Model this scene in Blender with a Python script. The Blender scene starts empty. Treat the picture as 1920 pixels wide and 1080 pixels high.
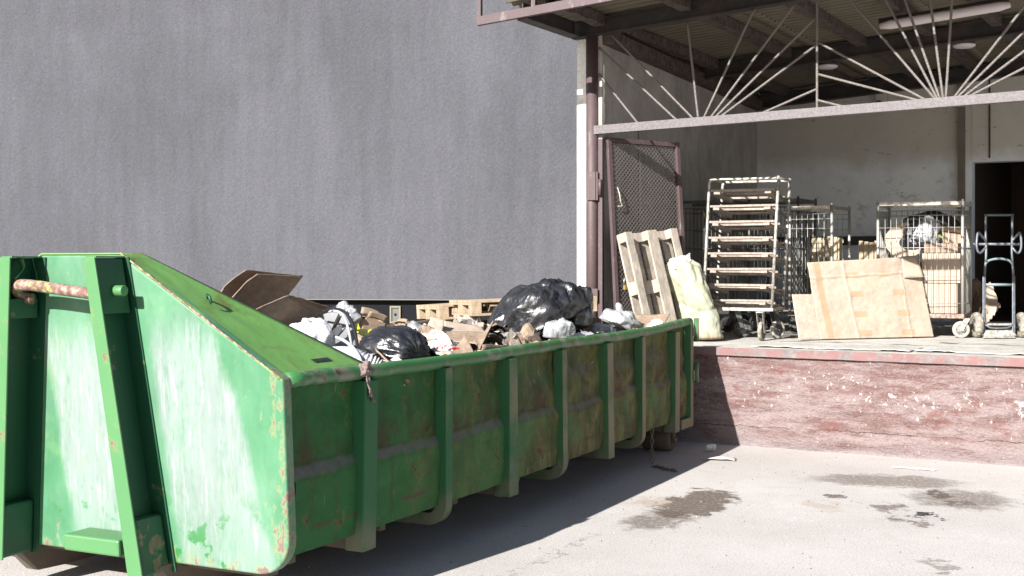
import bpy, bmesh, math, random
from mathutils import Vector, Matrix, noise as mn
R = math.radians
random.seed(7)
scene = bpy.context.scene
col = scene.collection

# ------------------------------------------------------------------ camera, sky, sun, exposure
CAMH = 1.85; F = 2350.0; HY = 490.0
cam_d = bpy.data.cameras.new('camera'); cam = bpy.data.objects.new('camera', cam_d); col.objects.link(cam)
cam.location = (0, 0, CAMH); cam.rotation_euler = (R(90), 0, 0)
cam_d.sensor_width = 36.0; cam_d.lens = F/1920*36.0; cam_d.shift_y = -(540-HY)/1920
cam_d.clip_end = 500; cam_d.clip_start = .1
scene.camera = cam
SUN = Vector((.567, .836, -.54)).normalized()
w = bpy.data.worlds.new('World'); scene.world = w; w.use_nodes = True
wn = w.node_tree.nodes; bg = wn['Background']
sky = wn.new('ShaderNodeTexSky'); sky.sky_type = 'NISHITA'; sky.sun_disc = False
sky.sun_elevation = math.asin(-SUN.z); sky.sun_rotation = math.atan2(-SUN.x, -SUN.y)
w.node_tree.links.new(sky.outputs[0], bg.inputs[0]); bg.inputs[1].default_value = .05
sd = bpy.data.lights.new('sun', 'SUN'); sd.energy = 5; sd.angle = R(.5); sd.color = (1, .975, .935)
so = bpy.data.objects.new('sun', sd); col.objects.link(so); so.location = (-8, -10, 12)
so.rotation_euler = SUN.to_track_quat('-Z', 'Y').to_euler()
vs = scene.view_settings; vs.view_transform = 'Standard'; vs.look = 'None'; vs.gamma = 1; vs.use_curve_mapping = False
vs.exposure = 1.4

# ------------------------------------------------------------------ frames of reference
TC = R(26.04)
CA = Vector((math.sin(TC), math.cos(TC), 0)); CL = Vector((-math.cos(TC), math.sin(TC), 0)); C0 = Vector((-1.142, 6.39, 0))
def C(s, w, z): return C0 + CA*s + CL*w + Vector((0, 0, z))        # container: along, to the left, up
TD = R(29.7)
DU = Vector((math.cos(TD), -math.sin(TD), 0)); DN = Vector((math.sin(TD), math.cos(TD), 0)); D0 = Vector((.8385, 13.405, 0))
def D(u, t, z): return D0 + DU*u + DN*t + Vector((0, 0, z))        # dock: along the edge, inward, up
def at(px, py, Y): return Vector(((px-960)/F*Y, Y, CAMH+(HY-py)/F*Y))
def wf(o, ex, ey=None, ez=None):
    o = Vector(o); ex = Vector(ex).normalized(); ez = Vector(ez or (0, 0, 1)).normalized()
    ey = Vector(ey) if ey else ez.cross(ex).normalized()
    return lambda a, b, c: o + ex*a + ey*b + ez*c
def World(x, y, z): return Vector((x, y, z))

# ------------------------------------------------------------------ mesh builder
class MB:
    def __init__(s): s.v = []; s.f = []; s.mi = []; s.sm = []; s.uv = {}
    def add(s, vs_, fs, m=0, smooth=False, uv=None):
        o = len(s.v); s.v += [Vector(p) for p in vs_]
        for f in fs: s.f.append([o+i for i in f]); s.mi.append(m); s.sm.append(smooth)
        if uv:
            for i, c in enumerate(uv): s.uv[o+i] = c
        return s
    def box(s, fr, a, b, c, m=0):
        P = [(x, y, z) for z in c for y in b for x in a]
        return s.add([fr(*p) for p in P], [(0,2,3,1),(4,5,7,6),(0,1,5,4),(2,6,7,3),(0,4,6,2),(1,3,7,5)], m)
    def prism(s, fr, poly, t0, t1, m=0, axis=0, uv=False):      # polygon in the two other axes, extruded along axis
        n = len(poly)
        def mk(p, t):
            q = list(p); q.insert(axis, t); return fr(*q)
        vs_ = [mk(p, t0) for p in poly]+[mk(p, t1) for p in poly]
        fs = [list(range(n))[::-1], [n+i for i in range(n)]]+[(i, (i+1) % n, n+(i+1) % n, n+i) for i in range(n)]
        return s.add(vs_, fs, m, uv=[tuple(p) for p in poly]*2 if uv else None)
    def tube(s, pts, r, k=8, m=0, cap=True, closed=False, rfn=None):
        pts = [Vector(p) for p in pts]; n = len(pts); vs_ = []; up = None
        for i, p in enumerate(pts):
            a = pts[i-1] if (i or closed) else p; b = pts[(i+1) % n] if (i < n-1 or closed) else p
            t = (b-a).normalized()
            if up is None:
                up = t.orthogonal().normalized()
            else: up = (up - t*up.dot(t)).normalized()
            w2 = t.cross(up); rr = r if rfn is None else rfn(i/(n-1))
            for j in range(k):
                g = 2*math.pi*j/k; vs_.append(p+up*(math.cos(g)*rr)+w2*(math.sin(g)*rr))
        fs = []
        for i in range(n if closed else n-1):
            i2 = (i+1) % n
            for j in range(k): fs.append((i*k+j, i*k+(j+1) % k, i2*k+(j+1) % k, i2*k+j))
        if cap and not closed: fs += [list(range(k))[::-1], [(n-1)*k+j for j in range(k)]]
        return s.add(vs_, fs, m, True)
    def lathe(s, c, ax, prof, k=24, m=0, smooth=True):           # prof: (radius, offset along axis)
        c = Vector(c); ax = Vector(ax).normalized(); u = ax.orthogonal().normalized(); v2 = ax.cross(u); n = len(prof); vs_ = []
        for r, h in prof:
            for j in range(k):
                g = 2*math.pi*j/k; vs_.append(c+ax*h+u*(math.cos(g)*r)+v2*(math.sin(g)*r))
        fs = [(i*k+j, i*k+(j+1) % k, (i+1)*k+(j+1) % k, (i+1)*k+j) for i in range(n-1) for j in range(k)]
        if prof[0][0] > 1e-5: fs.append(list(range(k))[::-1])
        if prof[-1][0] > 1e-5: fs.append([(n-1)*k+j for j in range(k)])
        return s.add(vs_, fs, m, smooth)
    def grid(s, fn, nu, nv, m=0, smooth=True, uvfn=None):
        vs_ = []; uv = []
        for i in range(nu+1):
            for j in range(nv+1):
                vs_.append(fn(i/nu, j/nv))
                if uvfn: uv.append(uvfn(i/nu, j/nv))
        k = nv+1
        fs = [(i*k+j, (i+1)*k+j, (i+1)*k+j+1, i*k+j+1) for i in range(nu) for j in range(nv)]
        return s.add(vs_, fs, m, smooth, uv or None)
    def build(s, name, mat, parent=None, bevel=0, solid=0, seg=2, auto=False):
        me = bpy.data.meshes.new(name); ob = bpy.data.objects.new(name, me); col.objects.link(ob)
        base = parent_loc(parent) if parent else (s.v[0].copy() if False else center_base(s.v))
        me.from_pydata([p-base for p in s.v], [], s.f)
        mats = mat if isinstance(mat, (list, tuple)) else [mat]
        for x in mats: me.materials.append(x)
        me.polygons.foreach_set('material_index', s.mi); me.polygons.foreach_set('use_smooth', s.sm)
        if s.uv:
            l = me.uv_layers.new(name='UVMap')
            for lp in me.loops: l.data[lp.index].uv = s.uv.get(lp.vertex_index, (0, 0))
        if parent: ob.parent = parent
        else: ob.location = base
        bm = bmesh.new(); bm.from_mesh(me); bmesh.ops.recalc_face_normals(bm, faces=bm.faces); bm.to_mesh(me); bm.free()
        if solid:
            md = ob.modifiers.new('thickness', 'SOLIDIFY'); md.thickness = solid; md.offset = 0
        if bevel:
            md = ob.modifiers.new('bevel', 'BEVEL'); md.width = bevel; md.segments = seg; md.limit_method = 'ANGLE'; md.angle_limit = R(40)
        me.update(); return ob
def center_base(v):
    n = len(v); mz = min(p.z for p in v)
    return Vector((sum(p.x for p in v)/n, sum(p.y for p in v)/n, mz))
def parent_loc(p):
    o = Vector((0, 0, 0))
    while p: o = o+p.location; p = p.parent
    return o
def tag(o, label=None, cat=None, group=None, kind=None):
    if label: o['label'] = label
    if cat: o['category'] = cat
    if group: o['group'] = group
    if kind: o['kind'] = kind
    return o
def thing(name, loc, label, cat, group=None):
    o = bpy.data.objects.new(name, None); o.location = loc; o.empty_display_size = .2; col.objects.link(o)
    return tag(o, label, cat, group)
def fbm(p, o=4): return mn.fractal(Vector(p), 1.0, 2.0, o)
def sstep(a, b, x):
    x = max(0, min(1, (x-a)/(b-a))); return x*x*(3-2*x)

# ------------------------------------------------------------------ materials
class NB:
    def __init__(s, nt):
        s.nt = nt; s.tc = nt.nodes.new('ShaderNodeTexCoord'); s.obj = s.tc.outputs['Object']; s.uv = s.tc.outputs['UV']
        g = nt.nodes.new('ShaderNodeNewGeometry'); s.pos = g.outputs['Position']; s.nor = g.outputs['Normal']
        s.rnd = nt.nodes.new('ShaderNodeObjectInfo').outputs['Random']
    def link(s, sock, v):
        if hasattr(v, 'is_output'): s.nt.links.new(v, sock)
        elif isinstance(v, (tuple, list)) and len(v) == 3 and sock.type == 'RGBA': sock.default_value = (*v, 1)
        else: sock.default_value = v
    def map(s, vec, scale=(1,1,1), loc=(0,0,0), rot=(0,0,0)):
        n = s.nt.nodes.new('ShaderNodeMapping'); s.link(n.inputs[0], vec)
        n.inputs['Scale'].default_value = scale; n.inputs['Location'].default_value = loc; n.inputs['Rotation'].default_value = rot
        return n.outputs[0]
    def noise(s, scale, detail=5, rough=.6, vec=None, st=None, dist=0, colr=False, off=(0,0,0)):
        n = s.nt.nodes.new('ShaderNodeTexNoise'); v = vec or s.obj
        if st or off != (0,0,0): v = s.map(v, st or (1,1,1), off)
        s.link(n.inputs['Vector'], v); n.inputs['Scale'].default_value = scale; n.inputs['Detail'].default_value = detail
        n.inputs['Roughness'].default_value = rough; n.inputs['Distortion'].default_value = dist
        return n.outputs['Color' if colr else 'Fac']
    def vor(s, scale, vec=None, st=None, feat='F1', out='Distance', rand=1):
        n = s.nt.nodes.new('ShaderNodeTexVoronoi'); n.feature = feat; v = vec or s.obj
        if st: v = s.map(v, st)
        s.link(n.inputs['Vector'], v); n.inputs['Scale'].default_value = scale; n.inputs['Randomness'].default_value = rand
        return n.outputs[out]
    def ramp(s, x, a, b, lo=0., hi=1.):
        n = s.nt.nodes.new('ShaderNodeMapRange'); n.interpolation_type = 'SMOOTHSTEP'
        s.link(n.inputs['Value'], x)
        if b < a: a, b, lo, hi = b, a, hi, lo
        n.inputs['From Min'].default_value = a; n.inputs['From Max'].default_value = b
        n.inputs['To Min'].default_value = lo; n.inputs['To Max'].default_value = hi
        return n.outputs[0]
    def m(s, op, a, b=0.):
        n = s.nt.nodes.new('ShaderNodeMath'); n.operation = op; s.link(n.inputs[0], a); s.link(n.inputs[1], b); return n.outputs[0]
    def mul(s, *x):
        r = x[0]
        for y in x[1:]: r = s.m('MULTIPLY', r, y)
        return r
    def mix(s, f, A, B):
        n = s.nt.nodes.new('ShaderNodeMix'); n.data_type = 'RGBA'; s.link(n.inputs[0], f); s.link(n.inputs[6], A); s.link(n.inputs[7], B)
        return n.outputs[2]
    def sep(s, v):
        n = s.nt.nodes.new('ShaderNodeSeparateXYZ'); s.link(n.inputs[0], v); return n.outputs
    def val(s, c, f, lo, hi):                                   # multiply colour by lo..hi along f
        n = s.nt.nodes.new('ShaderNodeMix'); n.data_type = 'RGBA'; n.blend_type = 'MULTIPLY'; n.inputs[0].default_value = 1
        s.link(n.inputs[6], c); k = s.ramp(f, 0.25, .75, lo, hi)
        cc = s.nt.nodes.new('ShaderNodeCombineColor')
        for i in range(3): s.link(cc.inputs[i], k)
        s.link(n.inputs[7], cc.outputs[0]); return n.outputs[2]
def M(name, fn, rough=.8, metal=0, bump=None, spec=.5, trans=0, alpha=None, bstr=.5, bdist=.01, coat=0):
    mt = bpy.data.materials.new(name); mt.use_nodes = True; nt = mt.node_tree; p = nt.nodes['Principled BSDF']; n = NB(nt)
    n.link(p.inputs['Base Color'], fn(n) if callable(fn) else fn)
    n.link(p.inputs['Roughness'], rough(n) if callable(rough) else rough); n.link(p.inputs['Metallic'], metal)
    p.inputs['Specular IOR Level'].default_value = spec; p.inputs['Transmission Weight'].default_value = trans
    p.inputs['Coat Weight'].default_value = coat
    if alpha is not None: n.link(p.inputs['Alpha'], alpha(n) if callable(alpha) else alpha)
    if bump:
        b = nt.nodes.new('ShaderNodeBump'); b.inputs['Strength'].default_value = bstr; b.inputs['Distance'].default_value = bdist
        n.link(b.inputs['Height'], bump(n)); nt.links.new(b.outputs[0], p.inputs['Normal'])
    return mt
RUST = (.105, .045, .025)
def rusty(n, c, lo=.6, hi=.68, sc=3.0, pinkish=False):
    a = n.noise(sc, 8, .7, off=(3, 1, 5)); b = n.noise(sc*5, 4, .6)
    k = n.ramp(n.m('ADD', a, n.mul(b, .25)), lo+.12, hi+.12)
    rim = n.ramp(n.m('ADD', a, n.mul(b, .25)), lo+.08, hi+.11)
    c = n.mix(n.mul(rim, .35), c, (.20, .19, .07))
    return n.mix(k, c, n.mix(n.noise(14), (.26, .14, .12) if pinkish else RUST, (.05, .025, .018)))
def streaks(n, sc=9, st=(1, 1, .12)): return n.noise(sc, 6, .65, st=st)
# green paints of the container: front, sloping cover, side, ribs
def f_front(n):
    x, z, _ = n.sep(n.uv)
    c = n.mix(n.ramp(n.noise(1.6, 4), .35, .7), (.042, .155, .072), (.066, .19, .098))
    c = n.mix(n.mul(n.ramp(n.noise(2.3, 5, off=(7, 2, 1)), .5, .7), .5), c, (.15, .29, .11))
    wob = n.mul(n.m('SUBTRACT', n.noise(4, 4, st=(1, 1, .35)), .5), .16)
    xs = n.m('ADD', x, wob)
    def band(l0, l1, r0, r1, top, ftop):                         # left/right edges at z=1.4 and z=.3, worn white where it was scraped
        lm = n.m('ADD', n.mul(n.m('SUBTRACT', z, .3), (l0-l1)/1.1), l1); rm = n.m('ADD', n.mul(n.m('SUBTRACT', z, .3), (r0-r1)/1.1), r1)
        a = n.ramp(n.m('SUBTRACT', lm, xs), -.02, .06); b = n.ramp(n.m('SUBTRACT', xs, rm), -.02, .05)
        return n.mul(a, b, n.ramp(n.m('ADD', z, n.mul(wob, 2)), top, top-ftop))
    c = n.mix(n.ramp(n.noise(2.6, 6, .7, off=(2, 9, 4), st=(1, 1, .5)), .4, .75, 0, .5), c, (.15, .235, .18))
    k = n.m('MAXIMUM', band(.87, .70, .37, .06, 1.62, .35), band(1.62, 1.46, 1.16, .98, 1.55, .25))
    st = streaks(n, 11, (1, 1, .06)); grain = n.noise(60, 3, st=(1, 1, .3))
    k = n.mul(k, n.ramp(n.m('ADD', n.mul(st, .7), n.mul(grain, .5)), .36, .64, .3, 1.), n.ramp(z, .2, .7, .55, 1.))
    c = n.mix(n.mul(k, .92), c, (.185, .225, .21))
    c = n.mix(n.mul(k, n.ramp(n.noise(38, 4, .7, st=(1, 1, .08), off=(3, 3, 3)), .52, .66), .8), c, (.27, .29, .285))
    low = n.mul(n.ramp(z, .75, .3), n.ramp(n.noise(6, 6), .56, .62))
    c = n.val(c, n.noise(5, 6, .65, st=(1, 1, .4), off=(1, 7, 2)), .88, 1.12)
    c = n.mix(n.mul(n.ramp(n.noise(30, 5, .7, st=(1, 1, .12)), .6, .72), .35), c, (.02, .10, .04))
    c = n.mix(low, c, (.02, .14, .032))
    edge = n.m('MAXIMUM', n.ramp(x, .16, .0), n.ramp(z, .36, .22))
    kr = n.ramp(n.m('ADD', n.noise(16, 8, .72, st=(1, 1, .55)), n.mul(edge, .15)), .685, .715)
    yr = n.ramp(n.m('ADD', n.noise(16, 8, .72, st=(1, 1, .55)), n.mul(edge, .15)), .60, .71)
    c = n.mix(n.mul(yr, .75), c, (.21, .22, .11)); c = n.mix(kr, c, (.15, .095, .085))
    return c
GREEN_FRONT = M('front_plate_paint', f_front, .55, bump=lambda n: n.m('ADD', n.noise(1.8, 3), n.mul(n.noise(30, 6), .05)), bstr=.3, bdist=.05)
GREEN_HOOD = M('cover_plate_paint', lambda n: rusty(n, n.mix(n.ramp(n.noise(3.2, 6, dist=.6), .5, .68), n.mix(n.noise(1.5), (.09, .235, .045), (.14, .29, .08)), (.10, .14, .03)), .74, .78, 4), .5,
               bump=lambda n: n.noise(3, 4), bstr=.25, bdist=.04)
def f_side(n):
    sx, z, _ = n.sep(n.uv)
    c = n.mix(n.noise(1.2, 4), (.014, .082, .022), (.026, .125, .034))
    c = n.mix(n.mul(n.ramp(n.m('ADD', n.mul(sx, .16), n.mul(n.noise(1.6, 6, .7), 1.0)), .62, 1.12), .92), c, n.mix(n.ramp(n.noise(5, 7, .75, st=(1, 1, .6)), .40, .60), (.15, .135, .045), (.05, .05, .02)))
    c = n.mix(n.mul(n.ramp(n.noise(5, 7, .7, st=(1, 1, .5)), .55, .72), .6), c, (.10, .09, .03))
    c = n.mix(n.mul(n.ramp(n.noise(5, 7, .7, st=(1, 1, .14), off=(2, 5, 1)), .5, .7), .7), c, n.mix(n.noise(2, 3), (.012, .05, .018), (.06, .045, .022)))
    c = n.mix(n.mul(n.ramp(n.noise(1.3, 5, .6, off=(8, 1, 2)), .5, .64), .55), c, (.05, .15, .05))
    under = n.mul(n.ramp(z, 1.0, .80), n.ramp(z, .70, .78))
    c = n.mix(n.mul(under, n.ramp(n.noise(3.5, 6, .7), .38, .64), .85), c, n.mix(n.noise(20), (.07, .036, .018), (.028, .018, .011)))
    seam = n.mul(n.ramp(n.m('ABSOLUTE', n.m('SUBTRACT', z, n.m('ADD', .43, n.mul(n.noise(8), .03)))), .02, .0), n.ramp(n.noise(4, 5), .42, .6))
    c = n.mix(seam, c, (.09, .045, .03))
    c = rusty(n, c, .60, .65, 3.4)
    sc = n.mul(n.ramp(n.noise(22, 3, st=(1, 1, .1)), .66, .72), n.ramp(n.noise(1.5), .45, .6))
    c = n.mix(n.mul(sc, .6), c, (.35, .36, .33))
    up = n.ramp(n.m('ADD', n.sep(n.nor)[2], n.mul(n.noise(30, 4, .7, st=(1, 1, .4)), .3)), .32, .75)
    return n.mix(n.mul(up, n.ramp(n.noise(5, 5), .22, .5), .9), c, n.mix(n.noise(40), (.175, .165, .15), (.12, .112, .10)))
GREEN_SIDE = M('side_panel_paint', f_side, .65, spec=.2, bump=lambda n: n.m('ADD', n.noise(4, 7), n.mul(n.noise(18, 5), .25)), bstr=.5, bdist=.03)
def f_rib(n):
    x, y, z = n.sep(n.pos)
    c = n.mix(n.noise(2, 4), (.016, .09, .036), (.028, .125, .046))
    nx, ny, nz = n.sep(n.nor); outw = n.ramp(n.m('ADD', n.mul(nx, .8985), n.mul(ny, -.439)), .5, .8, .12, 1)
    c = n.mix(n.mul(n.ramp(n.m('ADD', n.mul(y, .12), n.noise(3, 6)), 1.35, 1.85), .9, outw), c, n.mix(n.noise(20), (.26, .21, .15), (.17, .15, .09)))
    c = n.mix(n.mul(n.ramp(z, .5, .25), n.ramp(n.noise(5), .3, .6), .8), c, (.16, .145, .10))
    return rusty(n, c, .66, .71, 6)
GREEN_RIB = M('rib_paint', f_rib, .6, spec=.25, bump=lambda n: n.noise(30, 5), bstr=.15)
GREEN_POST = M('front_post_paint', lambda n: rusty(n, n.mix(n.noise(2.5), (.045, .155, .055), (.075, .19, .07)), .615, .63, 3.6, True), .5, bump=lambda n: n.noise(30, 5), bstr=.12)
GREEN_SHADED = M('shaded_green_paint', lambda n: rusty(n, n.mix(n.noise(2.5), (.004, .045, .02), (.007, .066, .027)), .64, .65, 4, True), .5)  # post green darkened so recessed faces carry their shade in the colour
GREEN_RAIL = M('rail_paint', lambda n: rusty(n, n.mix(n.ramp(n.noise(7, 6, st=(1, 1, 1)), .5, .62), n.mix(n.noise(2), (.022, .12, .035), (.045, .16, .05)), (.15, .17, .12)), .6, .66, 7), .42)
RUSTY = M('rusty_steel', lambda n: n.mix(n.ramp(n.noise(25, 6, .7), .4, .65), (.12, .06, .045), n.mix(n.ramp(n.noise(5), .55, .6), (.30, .22, .18), (.3, .36, .1))), .7, bump=lambda n: n.noise(50, 5), bstr=.3)
UNDER = M('muddy_steel', lambda n: n.mix(n.noise(6, 6), (.085, .075, .06), (.14, .10, .07)), .85, bump=lambda n: n.noise(20, 5), bstr=.3)
DARKM = M('black_metal', (.02, .02, .021), .5)
def f_ground(n):
    P = n.pos; x, y, z = n.sep(P)
    c = n.mix(n.ramp(n.noise(.55, 6, vec=P), .3, .7), (.395, .366, .346), (.465, .438, .42))
    c = n.mix(n.mul(n.ramp(n.noise(2.2, 7, .7, vec=P, dist=1.), .5, .75), .55), c, (.35, .315, .285))
    c = n.mix(n.mul(n.ramp(n.noise(1.1, 7, .75, vec=P, off=(5, 2, 0), dist=.5), .55, .72), .5), c, (.53, .51, .495))
    c = n.mix(n.mul(n.ramp(n.noise(48, 4, .75, vec=P, off=(1, 5, 0)), .55, .68), n.ramp(n.noise(1.3, 5, .7, vec=P, off=(4, 1, 0)), .35, .62, .25, 1.), .85), c, (.17, .15, .14))
    c = n.mix(n.mul(n.ramp(n.noise(40, 4, .75, vec=P, off=(7, 2, 3)), .56, .70), .7), c, (.56, .55, .54))
    sp = n.vor(55, vec=P); s2 = n.noise(90, 3, vec=P)
    c = n.val(c, s2, .74, 1.2)
    c = n.mix(n.mul(n.ramp(sp, .17, .10), n.ramp(n.noise(5, 3, vec=P), .42, .62)), c, (.10, .09, .085))
    c = n.mix(n.mul(n.ramp(n.vor(34, vec=P, st=(1, 1.3, 1)), .13, .07), n.ramp(n.noise(3, 3, vec=P, off=(9, 4, 0)), .4, .6)), c, (.6, .58, .55))
    wob = n.noise(5.5, 6, .7, vec=P, dist=.4, colr=True)
    wx, wy, _ = n.sep(wob)
    X = n.m('ADD', x, n.mul(n.m('SUBTRACT', wx, .5), .55)); Y = n.m('ADD', y, n.mul(n.m('SUBTRACT', wy, .5), .9))
    grit = n.ramp(n.noise(30, 5, .7, vec=P), .34, .50)
    for cx, cy, rx, ry, a, colr, k in STAINS:
        dx = n.m('SUBTRACT', X, cx); dy = n.m('SUBTRACT', Y, cy); ca, sa = math.cos(a), math.sin(a)
        p = n.m('DIVIDE', n.m('ADD', n.mul(dx, ca), n.mul(dy, sa)), rx); q = n.m('DIVIDE', n.m('SUBTRACT', n.mul(dy, ca), n.mul(dx, sa)), ry)
        r2 = n.m('ADD', n.mul(p, p), n.mul(q, q))
        e = n.ramp(r2, 1.15, .75) if k > .8 else n.ramp(r2, 1.5, .3)
        c = n.mix(n.mul(e, k, n.m('MAXIMUM', grit, .5 if k < .9 else .8)), c, colr)
    cr = n.m('ABSOLUTE', n.m('SUBTRACT', n.m('ADD', n.mul(n.m('SUBTRACT', X, .3), .89), n.mul(n.m('SUBTRACT', Y, 8.0), -.455)), 0.0))
    along = n.mul(n.ramp(y, 6.9, 7.3), n.ramp(y, 8.9, 8.5))
    c = n.mix(n.mul(n.ramp(cr, .022, .004), along, n.ramp(n.noise(9, 4, vec=P), .4, .6), .65), c, (.12, .10, .09))
    return c
BR = (.085, .062, .046)
STAINS = [(1.42, 9.62, .26, .62, R(-25), BR, .92), (1.05, 8.98, .2, .4, R(-30), BR, .75), (3.15, 10.55, .62, .3, R(-12), BR, .68), (3.5, 9.75, .38, .38, 0, BR, .7),
          (2.53, 9.86, .085, .075, 0, (.08, .065, .055), .9), (2.83, 9.43, .16, .17, 0, BR, .8), (3.01, 9.1, .11, .08, R(-20), (.012, .011, .011), 1.), (2.77, 8.97, .1, .09, 0, BR, .8),
          (2.87, 8.84, .07, .06, 0, BR, .75), (3.38, 9.95, .09, .09, 0, (.08, .06, .05), .9), (3.42, 9.62, .1, .08, 0, (.09, .07, .055), .85), (1.06, 9.62, .12, .2, 0, (.30, .22, .14), .55), (2.35, 9.5, .12, .2, 0, (.30, .24, .18), .5), (2.6, 7.6, .1, .1, 0, BR, .6)]
GROUND = M('worn_asphalt', f_ground, .9, bump=lambda n: n.m('ADD', n.noise(110, 4, .7, vec=n.pos), n.mul(n.vor(90, vec=n.pos), .5)), bstr=.4, bdist=.006, spec=.3)
GREYWALL = M('shaded_grey_render', lambda n: n.val(n.val(n.mix(n.ramp(n.noise(.45, 6, .65, st=(1, 1, .6), dist=.4), .28, .70), (.059, .0595, .0675), (.080, .0805, .091)), n.noise(6, 5, .6, st=(1, 1, .1)), .92, 1.07), n.noise(30, 4, .7), .85, 1.16), .92,
             bump=lambda n: n.m('ADD', n.noise(17, 4, .6), n.mul(n.noise(45, 3), .6)), bstr=.42, bdist=.03, spec=.25)  # light grey render painted dark; the wall's shade is in this colour
PLINTH = M('dark_plinth_paint', lambda n: n.val(n.mix(n.noise(1.2), (.0085, .009, .011), (.0115, .012, .0145)), n.noise(60, 3), .8, 1.2), .95, bump=lambda n: n.noise(60), bstr=.2, spec=.1)
WHITEWALL = M('white_render', lambda n: n.val(n.mix(n.ramp(n.noise(3, 6), .5, .7), (.72, .71, .68), (.5, .47, .42)), n.noise(20), .85, 1.1), .9, bump=lambda n: n.noise(40, 5), bstr=.3)
BROWN = M('brown_steel_paint', lambda n: n.mix(n.ramp(n.noise(9, 7, .7, st=(1, 1, .4)), .56, .7), n.val(n.mix(n.noise(3), (.055, .035, .036), (.08, .052, .054)), n.noise(60), .85, 1.15), (.14, .115, .11)), .6, bump=lambda n: n.noise(40, 5), bstr=.15)
BEAM = M('dark_roof_steel', lambda n: n.val(n.mix(n.ramp(n.noise(4, 6), .45, .65), (.026, .022, .022), (.05, .034, .03)), n.noise(20), .8, 1.2), .75, bump=lambda n: n.noise(30, 5), bstr=.2)
CHORD = M('flaking_grey_pink_paint', lambda n: n.mix(n.ramp(n.noise(45, 6, .75), .4, .62), (.085, .07, .072), (.125, .113, .117)), .6, bump=lambda n: n.noise(70), bstr=.2)
BAR = M('rebar_grey_paint', lambda n: n.mix(n.noise(30), (.10, .086, .078), (.145, .13, .122)), .6, bump=lambda n: n.vor(70), bstr=.6)
WOODOLD = M('old_dark_timber', lambda n: n.mix(n.ramp(n.noise(13, 8, .75), .35, .65), (.022, .016, .014), (.10, .07, .058)), .85, bump=lambda n: n.noise(20, 6), bstr=.5)
ASB = M('fibre_cement_sheet', lambda n: n.mix(n.ramp(n.m('ADD', n.mul(n.m('SINE', n.mul(n.m('ADD', n.mul(n.sep(n.pos)[0], .495), n.mul(n.sep(n.pos)[1], .8686)), 41.89)), .4), n.noise(2, 7, .7)), .35, .75), (.15, .125, .092), n.mix(n.noise(5), (.055, .045, .034), (.10, .09, .055))), .95, bump=lambda n: n.noise(30, 5), bstr=.3)  # stripes at the corrugation pitch paint valley shading in grime tones
def f_inner(n):
    x, y, z = n.sep(n.pos)
    c = n.mix(n.ramp(n.noise(1.1, 7, .7), .35, .65), (.58, .62, .70), (.70, .735, .79))
    c = n.mix(n.mul(n.ramp(n.noise(3, 8, .75, st=(1, 1, 1.4)), .56, .72), .65), c, (.28, .26, .24))
    c = n.mix(n.ramp(n.m('ADD', z, n.mul(n.noise(3), .5)), 3.35, 3.75, 0, .75), c, (.40, .37, .32))  # upper wall mixed darker and warmer towards the top
    return n.mix(n.mul(n.ramp(n.noise(9, 8, .7, st=(.5, .5, 1.6)), .62, .68), .7), c, (.12, .11, .10))
INNER = M('stained_plaster', f_inner, .95, bump=lambda n: n.noise(9, 7), bstr=.4, bdist=.02)
INNERSIDE = M('grimy_plaster', lambda n: n.mix(n.ramp(n.noise(1.6, 8, .72, st=(1, 1, .75)), .35, .68), n.mix(n.noise(.8), (.32, .295, .285), (.40, .375, .36)), (.24, .215, .20)), .95, bump=lambda n: n.noise(7, 7), bstr=.4, bdist=.02)
CONC = M('pale_dock_concrete', lambda n: n.val(n.mix(n.ramp(n.noise(3, 7, .7), .4, .65), (.44, .42, .39), (.33, .31, .28)), n.noise(50), .75, 1.2), .9, bump=lambda n: n.noise(30, 5), bstr=.4)
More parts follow.
